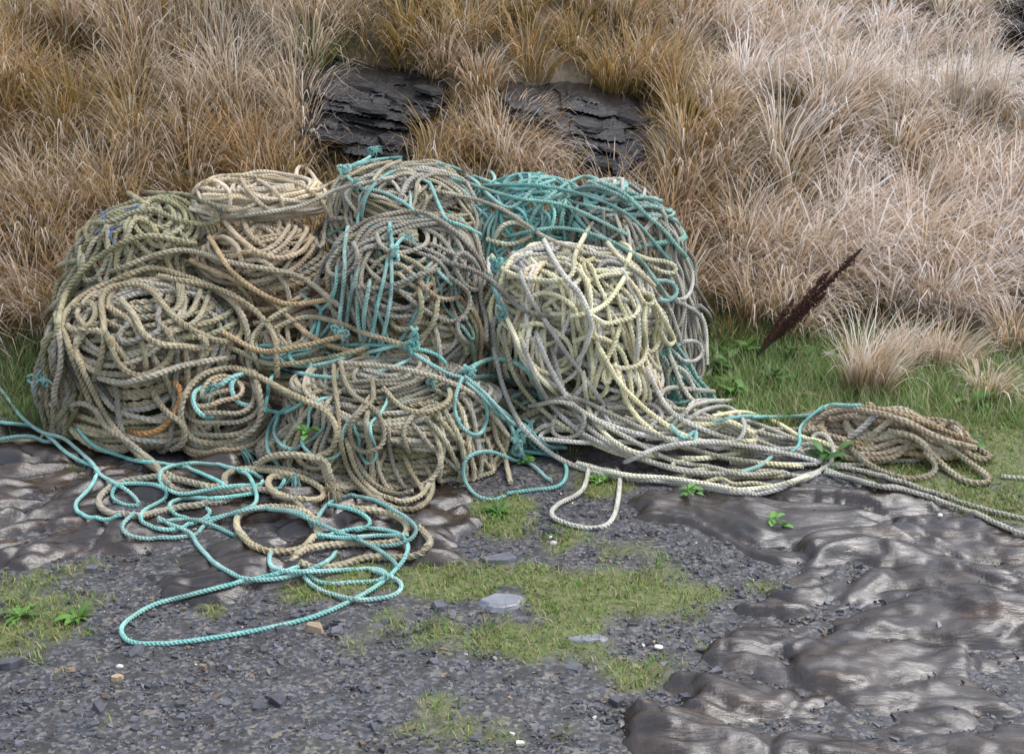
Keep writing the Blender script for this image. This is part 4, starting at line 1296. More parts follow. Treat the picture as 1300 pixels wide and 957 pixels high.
tag(traced(C6((715, 225), (738, 205), (740, 165), (760, 140), (800, 108)), 0.0065, 'turq', name='rope_end')[0],
    'short turquoise strand rising from the pale sprawl to the brown coil', 'rope', 'ropes spread on the ground')

# two lines running out to the side
for k, (p, lb) in enumerate(((C6((790, 262), (850, 285), (920, 308), (1000, 318), (1100, 350), (1200, 388), (1330, 445)), 'pale rope running out over the wet rock, lower of two'),
                             (C6((810, 255), (900, 272), (1000, 302), (1100, 336), (1200, 366), (1330, 398)), 'pale rope running out along the turf edge, upper of two'),
                             (C6((1240, 292), (1270, 288), (1330, 294)), 'short end of pale rope in the turf beyond the brown coil'),
                             (C6((800, 275), (870, 290), (940, 310), (1005, 318)), 'short pale rope lying alongside the two running lines'))):
    tag(traced(p, 0.0095, 'ashen', name='rope')[0], lb, 'rope', 'ropes spread on the ground')

# ---- loose ropes on the wet rock in front
F = 'loose ropes on the wet rock'
tan_o = ground_pt(300, 640)
loose_tan = thing('loose_rope', 'thick tan rope thrown in wide loops on the wet rock', 'rope', tuple(tan_o), F)
for p in (C4((310, 90), (360, 200), (420, 320), (480, 410), (540, 480), (590, 530), (650, 572), (700, 600), (790, 625), (870, 642), (940, 640)),
          C4((860, 645), (760, 617), (640, 607), (540, 615), (470, 635), (415, 680), (408, 715), (440, 745), (520, 765), (620, 755), (720, 730), (830, 715), (940, 705), (952, 690)),
          C4((300, 330), (290, 310), (320, 297), (370, 310), (400, 335), (440, 400), (520, 450), (580, 500), (640, 550), (680, 612), (720, 650), (800, 668), (900, 665), (1000, 655), (1090, 655), (1170, 680), (1230, 720), (1280, 775), (1290, 830)),
          C7((800, 160), (770, 190), (720, 200), (660, 195), (615, 160), (600, 125), (620, 97), (680, 87), (740, 90), (790, 108), (808, 140), (798, 165)),
          C4((940, 660), (925, 620), (935, 590), (1000, 570), (1100, 565), (1200, 575), (1290, 600)),
          C5((0, 545), (100, 545), (200, 560), (290, 590), (340, 625), (345, 650), (310, 665), (240, 660), (170, 645), (130, 615), (125, 590), (145, 570), (210, 580)),
          C7((740, 230), (750, 210), (790, 190), (880, 180), (980, 180), (1020, 165), (1035, 140), (1010, 110), (950, 95), (870, 90)),
          C7((760, 240), (850, 238), (930, 215), (1010, 215), (1070, 205), (1093, 180), (1085, 160), (1060, 145))):
    traced(p, 0.0122, 'tan', loose_tan, tan_o)
for p in (C5((80, 530), (120, 500), (200, 485), (290, 495), (335, 520), (355, 570), (375, 630)), C5((290, 500), (350, 510), (365, 560), (385, 625))):
    traced(p, 0.0130, 'tan', loose_tan, tan_o)

tq_o = ground_pt(330, 720)
loose_tq = thing('loose_rope', 'long turquoise rope looping over the wet rock and gravel', 'rope', tuple(tq_o), F)
for p in (C4((-80, 372), (0, 378), (90, 387), (150, 402), (215, 447), (270, 500), (340, 540), (390, 560), (405, 582), (395, 610), (360, 660), (320, 700), (312, 725), (330, 755), (380, 772), (440, 778), (510, 772)),
          C4((320, 400), (360, 450), (410, 485), (480, 510), (560, 535), (650, 545), (740, 560), (800, 575), (870, 605), (920, 630), (935, 650), (920, 668)),
          C4((1085, 620), (1040, 582), (960, 566), (870, 550), (800, 545), (720, 555), (670, 575), (657, 602), (670, 635), (710, 662), (760, 672), (850, 657), (930, 642), (1010, 637), (1075, 635), (1085, 615)),
          C4((575, 730), (510, 715), (465, 690), (465, 660), (490, 635), (560, 628), (640, 635), (685, 657), (680, 690), (640, 715), (600, 737), (580, 762), (590, 790), (640, 812), (700, 820), (760, 808), (830, 780), (870, 752), (850, 735)),
          C4((980, 575), (1020, 590), (1040, 620), (1055, 660), (1060, 690), (1045, 720), (980, 745), (890, 770), (800, 780), (730, 760), (700, 730), (710, 706), (770, 690), (880, 690), (980, 680), (1060, 668)),
          C4((560, 745), (512, 790), (505, 820), (540, 845), (620, 858), (720, 852), (810, 840), (830, 815), (880, 780), (1000, 742), (1080, 730), (1180, 737), (1260, 760), (1290, 810)),
          C7((760, 242), (620, 275), (480, 310), (390, 335), (330, 370), (308, 397), (325, 425), (380, 436), (500, 425), (640, 402), (780, 370), (880, 330), (960, 285), (1010, 240), (1035, 200), (1030, 170), (1000, 150), (930, 140), (860, 150), (810, 170)),
          C7((400, 120), (480, 150), (500, 180), (540, 225), (580, 250), (620, 268), (690, 270), (760, 255), (830, 225), (855, 200)),
          C7((690, 208), (685, 233), (720, 248), (800, 250), (900, 245), (960, 245), (982, 260), (950, 275), (880, 280), (820, 280), (780, 262)),
          C7((770, 262), (800, 290), (850, 310), (920, 322), (985, 315), (1015, 300), (1018, 280), (990, 262), (930, 242)),
          C7((800, 140), (810, 110), (840, 75), (890, 60), (950, 70), (1010, 100), (1045, 125), (1058, 145), (1040, 170), (990, 185), (930, 180), (860, 150), (800, 125), (740, 100), (680, 92)),
          C7((830, 80), (900, 95), (937, 118), (935, 135), (900, 150)), C7((850, 150), (900, 165), (960, 195), (1000, 225), (1012, 250)),
          C7((800, 155), (870, 165), (950, 160), (1040, 158)), C7((400, 125), (500, 120), (600, 160))):
    traced(p, 0.0076, 'turq', loose_tq, tq_o)
tag(traced(C4((-80, 150), (0, 238), (40, 290), (75, 340), (130, 390), (180, 420), (260, 442), (320, 490), (380, 545), (410, 590), (470, 625), (520, 655), (560, 690), (577, 722)), 0.0075, 'turq', name='loose_rope')[0],
    'turquoise rope leading down off the grassy bank onto the wet rock', 'rope', F)
tag(traced(C4((-80, 465), (0, 455), (60, 452), (120, 452), (165, 445), (178, 425)), 0.0070, 'tan', name='loose_rope')[0],
    'thin tan rope end lying at the grassy edge of the wet rock', 'rope', F)
tag(traced(C4((-80, 455), (0, 447), (60, 437), (130, 436), (180, 455), (215, 456)), 0.0080, 'turq', name='loose_rope')[0],
    'short turquoise rope beside the thin tan end by the grass', 'rope', F)
sc_o = ground_pt(50, 485)
scrap = thing('rope_scrap', 'small knotted scrap of turquoise twine in the turf beside the big coil', 'rope', tuple(sc_o), F)
for p in (C4((110, 190), (140, 180), (180, 195), (215, 215), (225, 230)), C4((130, 230), (150, 195), (170, 160), (185, 175), (180, 220)),
          C4((115, 200), (130, 215), (160, 200), (200, 212), (190, 230)), C4((165, 200), (140, 225), (135, 250)), C4((150, 195), (175, 210), (180, 230))):
    traced(p, 0.0055, 'turq', scrap, sc_o)


# frayed ends
def fray(px, py, dpx, dpy, n, mat, parent, origin, seed, L=0.07, rad=0.0014):
    r = np.random.default_rng(seed)
    x = int((px - _x0) * DS); y = int((py - _y0) * DS)
    z = DEPTH[y - 3:y + 4, x - 3:x + 4].min() - 0.004
    a = np.array([0, 0, CAM_Z]) + ray(px, py) * z
    b = np.array([0, 0, CAM_Z]) + ray(px + dpx, py + dpy) * z
    d = (b - a) / np.linalg.norm(b - a)
    VV, FF, o = [], [], 0
    k = np.arange(3); kk = (k + 1) % 3
    for q in range(n):
        dd = d + r.normal(0, 0.38, 3); dd /= np.linalg.norm(dd)
        t = np.linspace(0, 1, 6)[:, None]
        P = a + r.normal(0, 0.006, 3) + dd * L * r.uniform(0.5, 1.1) * t + np.array([0, 0, -0.03]) * t ** 2 + r.normal(0, 0.012, 3) * t ** 2
        ang = k * 2.094
        ring = np.stack([np.cos(ang), np.sin(ang) * 0.6, np.sin(ang)], -1) * rad
        V = (P[:, None] + ring[None] * np.linspace(1, 0.5, 6)[:, None, None]).reshape(-1, 3)
        i = np.arange(5)[:, None] * 3
        FF.append(np.stack([i + k, i + kk, i + 3 + kk, i + 3 + k], -1).reshape(-1, 4) + o)
        VV.append(V); o += len(V)
    return mesh_obj('frayed_end', np.concatenate(VV) - np.asarray(origin), np.concatenate(FF), M[mat], parent)


fray(421, 623, 8, 14, 60, 'tan', loose_tan, tan_o, 1)
fray(418, 615, 8, 14, 50, 'tan', loose_tan, tan_o, 2)
fray(375, 604, -2, 12, 40, 'turq', loose_tan, tan_o, 3, 0.05)
fray(308, 572, 5, 6, 26, 'turq', H11.root, H11.o, 4, 0.04)
fray(270, 490, -8, 4, 26, 'turq', H11.root, H11.o, 5, 0.045)
fray(474, 190, 5, -8, 26, 'turq', H5.root, H5.o, 6, 0.03)
fray(497, 293, -3, -9, 20, 'turq', H6.root, H6.o, 7, 0.03)
fray(516, 300, 8, -5, 20, 'turq', H6.root, H6.o, 8, 0.03)
# lengths buried so deep in the heap that nothing of them shows are not kept
gone = 0
for (o, P, rad, nt) in LAID:
    px, py, dep = project(P)
    x = ((px - _x0) * DS).astype(int); y = ((py - _y0) * DS).astype(int)
    ok = (x >= 0) & (x < DW) & (y >= 0) & (y < DH)
    vis = ok & (dep - rad < DEPTH[np.clip(y, 0, DH - 1), np.clip(x, 0, DW - 1)] + 0.012)
    if vis.mean() < 0.012:
        bpy.data.objects.remove(o); gone += nt
print('buried tris dropped', gone)
print('ROPE metres %.0f tris %d' % tuple(RSTAT))


# ------------------------------------------------------------------ blades
def blades(roots, length, az, th0, dth, width, cols, seg=4, taper=0.85, curl=1.5, face=None, rng=RNG):
    """roots (n,3); az azimuth of lean, th0 starting angle from vertical, dth added bend; cols: (n,k,3) along the blade"""
    n = len(roots)
    s = np.linspace(0, 1, seg + 1)
    th = th0[:, None] + dth[:, None] * s[None] ** curl
    ds = length[:, None] / seg
    mid = (th[:, 1:] + th[:, :-1]) / 2
    hx = np.concatenate([np.zeros((n, 1)), np.cumsum(np.sin(mid) * ds, 1)], 1)
    hz = np.concatenate([np.zeros((n, 1)), np.cumsum(np.cos(mid) * ds, 1)], 1)
    P = roots[:, None] + np.stack([hx * np.cos(az)[:, None], hx * np.sin(az)[:, None], hz], -1)
    tw = az + math.pi / 2 + rng.normal(0, 0.5, n) if face is None else face
    side = np.stack([np.cos(tw), np.sin(tw), np.zeros(n)], -1)
    w = width[:, None] * (1 - taper * s[None] ** 1.6) / 2
    A = P[:, :-1] - side[:, None] * w[:, :-1, None]; Bv = P[:, :-1] + side[:, None] * w[:, :-1, None]
    V = np.concatenate([np.stack([A, Bv], 2).reshape(n, -1, 3), P[:, -1:]], 1)          # 2*seg + 1 verts
    m = 2 * seg + 1
    base = np.arange(n)[:, None] * m
    q = np.arange(seg - 1) * 2
    Q = np.stack([base + q, base + q + 1, base + q + 3, base + q + 2], -1).reshape(-1, 4)
    l = 2 * (seg - 1)
    T3 = np.concatenate([base + l, base + l + 1, base + l + 2], 1)
    kc = cols.shape[1]
    x = s * (kc - 1); i0 = np.minimum(x.astype(int), kc - 2); f = (x - i0)[None, :, None]
    C = cols[:, i0] * (1 - f) + cols[:, i0 + 1] * f
    CC = np.concatenate([np.repeat(C[:, :-1], 2, 1), C[:, -1:]], 1)
    return V.reshape(-1, 3), Q, T3, CC.reshape(-1, 3)


def join(parts):
    V, Q, T3, C = [], [], [], []; o = 0
    for (v, q, t, c) in parts:
        V.append(v); Q.append(q + o); T3.append(t + o); C.append(c); o += len(v)
    return np.concatenate(V), [np.concatenate(Q), np.concatenate(T3)], np.concatenate(C)


GREENB = np.array([[0.13, 0.125, 0.03], [0.19, 0.155, 0.04]])
MIDS = np.array([[0.36, 0.20, 0.070], [0.42, 0.25, 0.100], [0.31, 0.20, 0.07], [0.44, 0.31, 0.17]])
TIPS = np.array([[0.70, 0.57, 0.46], [0.78, 0.69, 0.60], [0.60, 0.45, 0.33], [0.84, 0.78, 0.71]])


def tuft_cols(n, r, orange, pale, green):
    b = GREENB[r.integers(0, 2, n)] * (0.5 + 0.9 * green[:, None]) + np.array([0.12, 0.08, 0.035]) * (1 - green[:, None])
    m = MIDS[r.integers(0, 4, n)]
    m = m * (1 - orange[:, None] * np.array([0.0, 0.14, 0.40])) * r.uniform(0.65, 1.15, (n, 1))
    m = m * (1 - 0.30 * green[:, None] * np.array([1.0, 0.25, 0.6]))
    pl = pale[:, None]
    t = TIPS[r.integers(0, 4, n)] * r.uniform(0.8, 1.12, (n, 1))
    t = m * (1 - pl) * 1.25 + t * pl
    m = m * (1 - 0.55 * pl ** 1.6) + t * 0.55 * pl ** 1.6
    k = np.clip(pl, 0, 1)
    return np.clip(np.stack([b, b * 0.4 + m * 0.6, m * (1 - 0.45 * k) + t * 0.45 * k, m * (0.4 - 0.3 * k) + t * (0.6 + 0.3 * k), t, t], 1), 0.005, 0.86)


def tussock(c, R, L, n, r, wind=(0.0, 0.0), pale=0.6, orange=0.4, green=0.4, spread=0.75, bend=1.5, wid=0.0042, seg=4, tint=1.0):
    a = r.uniform(0, 2 * math.pi, n); q = np.sqrt(r.uniform(0, 1, n))
    x = c[0] + R * q * np.cos(a); y = c[1] + R * q * np.sin(a)
    z = T(x, y) - 0.01
    vx = q * np.cos(a) * spread + wind[0] + r.normal(0, 0.25, n); vy = q * np.sin(a) * spread + wind[1] + r.normal(0, 0.25, n)
    az = np.arctan2(vy, vx); lean = np.hypot(vx, vy)
    ln = L * r.uniform(0.5, 1.15, n)
    cols = tuft_cols(n, r, np.clip(orange + r.normal(0, 0.25, n), 0, 1), np.clip(pale + r.normal(0, 0.28, n), 0, 1), np.clip(green + r.normal(0, 0.3, n), 0, 1))
    cols = np.clip(cols * tint, 0, 0.88)
    return blades(np.stack([x, y, z], -1), ln, az, 0.06 + 0.38 * lean, bend * r.uniform(0.4, 1.35, n) * (0.75 + 0.5 * lean), wid * r.uniform(0.65, 1.35, n), cols, seg, curl=2.1, rng=r)


def pix_in(px, py, poly):
    return float(in_dist(np.array([float(px)]), np.array([float(py)]), poly)[0])


r = np.random.default_rng(21)
parts = []
cen = []
for gy_ in np.arange(4.75, 10.6, 0.215):
    for gx_ in np.arange(-4.2, 5.6, 0.215):
        x = gx_ + r.uniform(-0.095, 0.095); y = gy_ + r.uniform(-0.095, 0.095)
        if y < foot(x) + 0.05: continue
        z = float(T(x, y)); px, py, dep = project((x, y, z))
        if px < -130 or px > 1450 or py < -190: continue
        cen.append((x, y, z, px, py, dep))
for (x, y, z, px, py, dep) in cen:
    L = 0.345 * r.uniform(0.7, 1.25)
    bad = False
    for poly in OUTPOLY:
        d = pix_in(px, py, poly)
        if d > 1: bad = True
        else:
            # growth rooted just below a ledge stays low enough to leave it in view
            up = max(pix_in(px, py - q, poly) for q in (20, 40, 60, 80))
            if up > 0: L *= 0.36 if r.random() < 0.85 else 0.8
    if bad: continue
    if 640 < px < 1000 and 200 < py < 330 and y < foot(x) + 0.35: L *= 0.6
    if 430 < px < 640 and py > 170 and y < foot(x) + 0.3: L *= 0.55
    nz = float(fbm(x * 0.9 + 3, y * 0.9, 3)); nz2 = float(fbm(x * 1.7 + 30, y * 1.7, 2))
    right = float(sstep(0.2, 1.4, x)); left = 1 - float(sstep(-1.0, 0.0, x))
    pale = 0.45 + 0.7 * right + 0.14 * left + 1.2 * (nz - 0.5) + r.normal(0, 0.24)
    orange = 0.8 - 0.6 * right + 0.8 * (nz2 - 0.5)
    green = 0.42 + 1.3 * (nz2 - 0.5) - 0.1 * right + 0.15 * left
    wind = (0.10 + 0.45 * right - 0.12 * left + r.normal(0, 0.12), -0.24)
    L *= 1 + 0.30 * right * float(sstep(7.2, 5.8, y)) + 0.12 * left
    n = int(r.uniform(160, 235) * (1.0 if dep < 7 else 0.8))
    parts.append(tussock((x, y), 0.085, L, n, r, wind, pale, orange, green, 0.85, 1.75, 0.0052 + 0.0010 * right + 0.0004 * max(0, dep - 5.5), 4, 1 + right * np.array([0.20, 0.24, 0.34]) * (0.5 + 0.5 * min(max(pale, 0), 1))))
# low tufts filling between
fx = r.uniform(-60, 1360, 1500); fy = r.uniform(-60, 450, 1500)
fp = ground_pts(fx, fy)
okf = fp[:, 1] > foot(fp[:, 0]) + 0.02
for poly in OUTPOLY: okf &= in_dist(fx, fy, poly) < 1
for q in np.where(okf)[0][:520]:
    x, y, z = fp[q]
    nz2 = float(fbm(x * 1.7 + 30, y * 1.7, 2))
    parts.append(tussock((x, y), 0.08, r.uniform(0.10, 0.19), 42, r, (0.05, -0.2), r.uniform(0, 0.25), 0.6, 0.3 + 1.2 * (nz2 - 0.4), 0.9, 1.2, 0.0042, 3))
V, Fc, C = join(parts)
print('sites', len(cen), 'hill blades', sum(len(p[2]) for p in parts), 'tris', 2 * len(Fc[0]) + len(Fc[1]))
tag(mesh_obj('dry_grass', V, Fc, M['blade'], cols=C), 'dry straw and orange moor grass covering the hillside', 'grass', kind='stuff')

# upright pale seed stems, in loose drifts
sx_ = np.concatenate([r.normal(300, 75, 420), r.uniform(760, 1300, 1100), r.normal(1180, 70, 350), r.uniform(0, 760, 260)])
sy_ = np.concatenate([r.normal(95, 35, 420), r.uniform(-60, 170, 1100), r.normal(150, 30, 350), r.uniform(-60, 90, 260)])
h = ground_pts(sx_, sy_)
ok = np.ones(len(sx_), bool)
for poly in OUTPOLY: ok &= (in_dist(sx_, sy_, poly) < -8) & (in_dist(sx_, sy_ - 35, poly) < -4)
ok &= fbm(h[:, 0] * 2.2 + 9, h[:, 1] * 2.2, 2) > 0.42
h = h[ok]; n = len(h)
sc_ = np.array([[0.36, 0.30, 0.19], [0.48, 0.41, 0.29], [0.56, 0.50, 0.39], [0.62, 0.56, 0.46]])
cols = np.tile(sc_[None], (n, 1, 1)) * r.uniform(0.5, 1.15, (n, 1, 1))
p = blades(h, r.uniform(0.22, 0.5, n), r.uniform(0, 6.28, n), np.abs(r.normal(0, 0.16, n)), r.uniform(0, 0.5, n), r.uniform(0.0025, 0.0048, n), cols, 3, 0.5, rng=r)
tag(mesh_obj('seed_stems', p[0], [p[1], p[2]], M['blade'], cols=p[3]), 'tall pale upright seed stems among the hillside grass', 'grass', kind='stuff')

# single tussocks that stand apart
TUS = [
    (1102, 500, 0.075, 0.37, 420, 'lone straw tussock with brown skirt on the turf above the brown coil', .85, .2, .45, (0.15, -0.25)),
    (955, 398, 0.085, 0.21, 300, 'small olive straw tussock beside the dark dead stalk', .6, .35, .75, (-0.05, -0.2)),
    (962, 330, 0.10, 0.36, 420, 'pale arching tussock with green heart beyond the ferns', .95, .2, .8, (0.35, -0.25)),
    (1205, 470, 0.08, 0.24, 300, 'pale low tussock at the foot of the slope beyond the lone tussock', .9, .15, .45, (0.3, -0.2)),
    (1190, 400, 0.10, 0.34, 420, 'bleached tussock with yellow green heart above the low pale one', 1.0, .15, .7, (0.35, -0.25)),
    (1290, 440, 0.09, 0.30, 330, 'ochre tussock at the picture edge by the green turf', .7, .45, .5, (0.1, -0.2)),
    (1155, 468, 0.06, 0.24, 240, 'narrow straw tussock just behind the lone one on the turf', .8, .3, .5, (0.1, -0.2)),
    (1255, 505, 0.06, 0.20, 220, 'small wispy tussock on the open turf near the picture edge', .8, .2, .6, (0.2, -0.2)),
    (1045, 350, 0.08, 0.28, 300, 'ochre tussock just beyond the dark seed head', .6, .5, .6, (0.15, -0.2)),
    (398, 72, 0.09, 0.20, 300, 'fresh green grass tuft at the top corner of the layered outcrop', .05, .0, 1.0, (0.1, -0.25)),
    (1060, 360, 0.10, 0.34, 400, 'pale tussock behind the tip of the dark dead stalk', .95, .2, .5, (0.3, -0.25)),
    (40, 310, 0.12, 0.36, 460, 'orange tussock with yellow green base beside the mossy coil', .6, .7, .75, (0.0, -0.3)),
    (130, 260, 0.11, 0.34, 420, 'bushy orange tussock just above the mossy coil', .6, .8, .6, (0.1, -0.25)),
    (345, 215, 0.10, 0.28, 380, 'greenish orange tussock right above the cream coil', .5, .7, .9, (0.1, -0.2)),
    (650, 205, 0.12, 0.34, 480, 'swept pale tussock between the two slate ledges', .8, .55, .5, (0.45, -0.25)),
    (700, 205, 0.07, 0.17, 240, 'low orange tussock in front of the broken slate ledge', .5, .8, .5, (0.2, -0.2)),
    (870, 235, 0.11, 0.30, 420, 'rusty orange tussock above the tall grey coil', .5, .9, .7, (0.2, -0.2)),
]
for (px, py, R, L, n, lb, pale, orange, green, wind) in TUS:
    c = ground_pt(px, py)
    p = tussock(c, R, L, n, r, wind, pale, orange, green, 0.5 if 'lone' in lb else 0.85, 1.25 if 'lone' in lb else 1.7, 0.0048, 6, np.array([0.38, 0.95, 0.5]) if 'fresh' in lb else np.array([1.1, 1.1, 1.12]))
    o = mesh_obj('grass_tussock', p[0] - c, [p[1], p[2]], M['blade'], cols=p[3])
    o.location = tuple(c)
    tag(o, lb, 'tussock', 'grass tussocks')

# short green turf
n = 340000
x = r.uniform(-2.6, 3.0, n); y = r.uniform(2.5, 6.3, n)
keep = (r.random(n) < turf(x, y) * 0.95) & (y < foot(x) + 0.4)
x = x[keep]; y = y[keep]
bt = T(x, y)
btop = bed_top(x, y)
ok = btop - bt < 0.02
x, y, bt = x[ok], y[ok], bt[ok]
n = len(x)
g = r.random(n)[:, None]
far = np.clip((y - 4.4) / 0.6, 0, 1)
blade_col = np.array([0.115, 0.215, 0.045]) * (1 - g) + np.array([0.25, 0.30, 0.08]) * g
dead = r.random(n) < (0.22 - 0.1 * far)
blade_col = np.where(dead[:, None], np.array([0.34, 0.27, 0.15]), blade_col)
blade_col = blade_col * (1 - far[:, None] * np.array([0.25, 0.0, 0.15]))
cols = np.stack([blade_col * 0.6, blade_col, blade_col * 1.25], 1)  # blade colour, deeper at the root and paler at the tip
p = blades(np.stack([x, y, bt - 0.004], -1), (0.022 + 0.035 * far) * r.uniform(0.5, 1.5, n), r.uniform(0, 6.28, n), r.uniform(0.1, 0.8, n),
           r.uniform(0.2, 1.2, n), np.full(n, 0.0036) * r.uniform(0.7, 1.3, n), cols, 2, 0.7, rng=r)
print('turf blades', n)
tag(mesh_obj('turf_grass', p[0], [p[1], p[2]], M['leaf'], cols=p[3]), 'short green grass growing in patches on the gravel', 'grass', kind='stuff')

# longer soft green grass at the edge of the slope
gpx = np.concatenate([r.uniform(915, 1310, 2400), r.normal(1000, 60, 900), r.normal(1210, 45, 900), r.normal(930, 25, 700), r.normal(1120, 90, 900), r.normal(40, 45, 1100), r.normal(380, 20, 320), r.normal(240, 30, 300)])
gpy = np.concatenate([r.uniform(425, 545, 2400), r.normal(480, 16, 900), r.normal(490, 18, 900), r.normal(400, 25, 700), r.normal(520, 14, 900), r.normal(480, 28, 1100), r.normal(70, 6, 320), r.normal(232, 8, 300)])
h = ground_pts(gpx, gpy); n = len(h)
g = r.random((n, 1))
blade_col = np.array([0.135, 0.275, 0.075]) * (1 - g) + np.array([0.29, 0.40, 0.135]) * g
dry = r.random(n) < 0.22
blade_col = np.where(dry[:, None], np.array([0.40, 0.33, 0.20]) * r.uniform(0.6, 1.2, (n, 1)), blade_col * np.array([1.1, 0.95, 1.1]))
cols = np.stack([blade_col * 0.6, blade_col, blade_col * 1.2], 1)
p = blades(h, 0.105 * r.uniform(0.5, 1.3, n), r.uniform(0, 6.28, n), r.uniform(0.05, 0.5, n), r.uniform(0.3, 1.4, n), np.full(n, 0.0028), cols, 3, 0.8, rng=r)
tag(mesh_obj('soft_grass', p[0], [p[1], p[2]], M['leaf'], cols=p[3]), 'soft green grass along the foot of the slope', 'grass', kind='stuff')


# ------------------------------------------------------------------ leafy weeds
def leaf_mesh(L, W, bend, cup, colr, jag=0.0):
    n = 7
    s = np.linspace(0, 1, n)
    w = W * np.sin(np.clip(s * 0.93 + 0.07, 0, 1) * math.pi) ** 0.8 * 0.5
    w[0] = W * 0.06
    th = bend[0] + bend[1] * s
    xx = np.concatenate([[0], np.cumsum(np.cos(th[1:]) * L / (n - 1))]); zz = np.concatenate([[0], np.cumsum(np.sin(th[1:]) * L / (n - 1))])
    V = []
    C = []
    for i in range(n):
        j = 1 + jag * (-1) ** i
        V += [(xx[i], -w[i] * j, zz[i] + cup * w[i]), (xx[i], 0, zz[i]), (xx[i], w[i] * j, zz[i] + cup * w[i])]
        C += [colr, np.array(colr) * 1.35, colr]
    F_ = []
    for i in range(n - 1):
        a = i * 3
        F_ += [(a, a + 1, a + 4, a + 3), (a + 1, a + 2, a + 5, a + 4)]
    return np.array(V), np.array(F_), np.array(C)


def weed(name, label, cat, px, py, nleaf, L, W, bend, seed, colr, group=None, rise=0.0, jag=0.0):
    rr = np.random.default_rng(seed)
    c = ground_pt(px, py)
    c[2] = float(bed_top(np.array([c[0]]), np.array([c[1]]))[0])
    root = thing(name, label, cat, tuple(c), group)
    for q in range(nleaf):
        k = rr.uniform(0.65, 1.15)
        V, F_, C = leaf_mesh(L * k, W * k * rr.uniform(0.8, 1.1), (bend[0] * rr.uniform(0.6, 1.3), bend[1] * rr.uniform(0.6, 1.3)), rr.uniform(0.1, 0.5),
                             np.array(colr) * rr.uniform(0.65, 1.3), jag)
        o = mesh_obj('leaf', V, F_, M['leaf'], root, C)
        o.rotation_euler = (rr.normal(0, 0.15), 0, q * 2.4 + rr.uniform(-0.3, 0.3))
        o.location = (rr.normal(0, 0.3 * L * (rise > 0)), rr.normal(0, 0.3 * L * (rise > 0)), rise * rr.random())
    return root


G1 = (0.075, 0.17, 0.03); G2 = (0.055, 0.125, 0.03)
weed('dock_rosette', 'bright green dock rosette at the corner of the wet rock', 'plant', 98, 786, 17, 0.058, 0.018, (0.8, -1.2), 1, (0.085, 0.17, 0.03), 'leafy weeds')
weed('dock_rosette', 'feathery green rosette in the turf nearest the picture edge', 'plant', 26, 782, 16, 0.062, 0.014, (0.6, -0.8), 2, (0.09, 0.18, 0.04), 'leafy weeds', 0, 0.35)
weed('dock_rosette', 'spiky green rosette in the turf below the front coil', 'plant', 632, 652, 26, 0.065, 0.010, (0.8, -1.2), 3, (0.07, 0.16, 0.03), 'leafy weeds')
wl_ = [(915, 470, 'beside the base of the tall grey coil'), (950, 455, 'at the foot of the dark dead stalk'), (985, 488, 'in the soft grass below the dead stalk'),
       (930, 505, 'between the pale sprawl and the grassy bank'), (1005, 462, 'beside the small olive tussock'), (1130, 545, 'just above the brown coil'),
       (1225, 575, 'at the far end of the brown coil'), (1235, 520, 'on the turf beyond the lone tussock'), (1050, 590, 'between the pale sprawl and the brown coil')]
for k, (px, py, w) in enumerate(wl_):
    weed('broadleaf_weed', 'low broad leaved green weed ' + w, 'plant', px, py, 16, 0.07, 0.034, (0.7, -0.9), 40 + k, G1 if k % 2 else G2, 'leafy weeds', 0.05)
wl2 = [(760, 612, 'inside the pale ground loop'), (388, 556, 'among the ropes of the front coil'), (672, 588, 'under the turquoise bundle'), (875, 640, 'on wet gravel below the pale sprawl'),
       (985, 672, 'on the wet rock below the pale sprawl'), (60, 515, 'beside the turquoise scrap')]
for k, (px, py, w) in enumerate(wl2):
    rt = weed('seedling_weed', 'tiny bright green weed ' + w, 'plant', px, py, 11, 0.035, 0.02, (0.5, -0.7), 60 + k, (0.11, 0.24, 0.05), 'leafy weeds', 0.02)
    if k == 1: rt.location = tuple(at_y(388, 552, 4.02))

# ferns behind the tall coil
def fern(label, px, py, seed, colr, nf=6, L=0.2):
    rr = np.random.default_rng(seed)
    c = ground_pt(px, py)
    root = thing('fern', label, 'fern', tuple(c), 'ferns behind the heap')
    for q in range(nf):
        V, F_, C = [], [], []; o = 0
        n = 13
        for i in range(n):
            s = (i + 1) / n
            bx_ = L * s; bz = L * (0.9 * s - 0.6 * s * s)
            w = L * 0.26 * (1 - s) ** 0.7 * min(1, s * 5)
            for sg in (-1, 1):
                V += [(bx_, 0, bz), (bx_ + 0.008, sg * w * 0.5, bz + 0.006), (bx_ + 0.012, sg * w, bz - 0.006), (bx_ - 0.007, sg * w * 0.5, bz)]
                F_.append((o, o + 1, o + 2, o + 3)); o += 4
                C += [np.array(colr) * rr.uniform(0.7, 1.3)] * 4
        ob = mesh_obj('frond', np.array(V), np.array(F_), M['leaf'], root, np.array(C))
        ob.rotation_euler = (rr.normal(0, 0.2), rr.uniform(-0.5, 0.1), q * 1.05 + rr.uniform(-0.3, 0.3))


fern('dark red brown fern beside the tall grey coil', 868, 318, 1, (0.10, 0.035, 0.022))
fern('green fern among the red ones beside the tall grey coil', 890, 318, 2, (0.07, 0.13, 0.03))
fern('dull red fern nearest the pale arching tussock', 905, 300, 3, (0.12, 0.05, 0.025))
fern('small green fern under the rusty orange tussock', 850, 275, 4, (0.06, 0.12, 0.03), 5, 0.14)


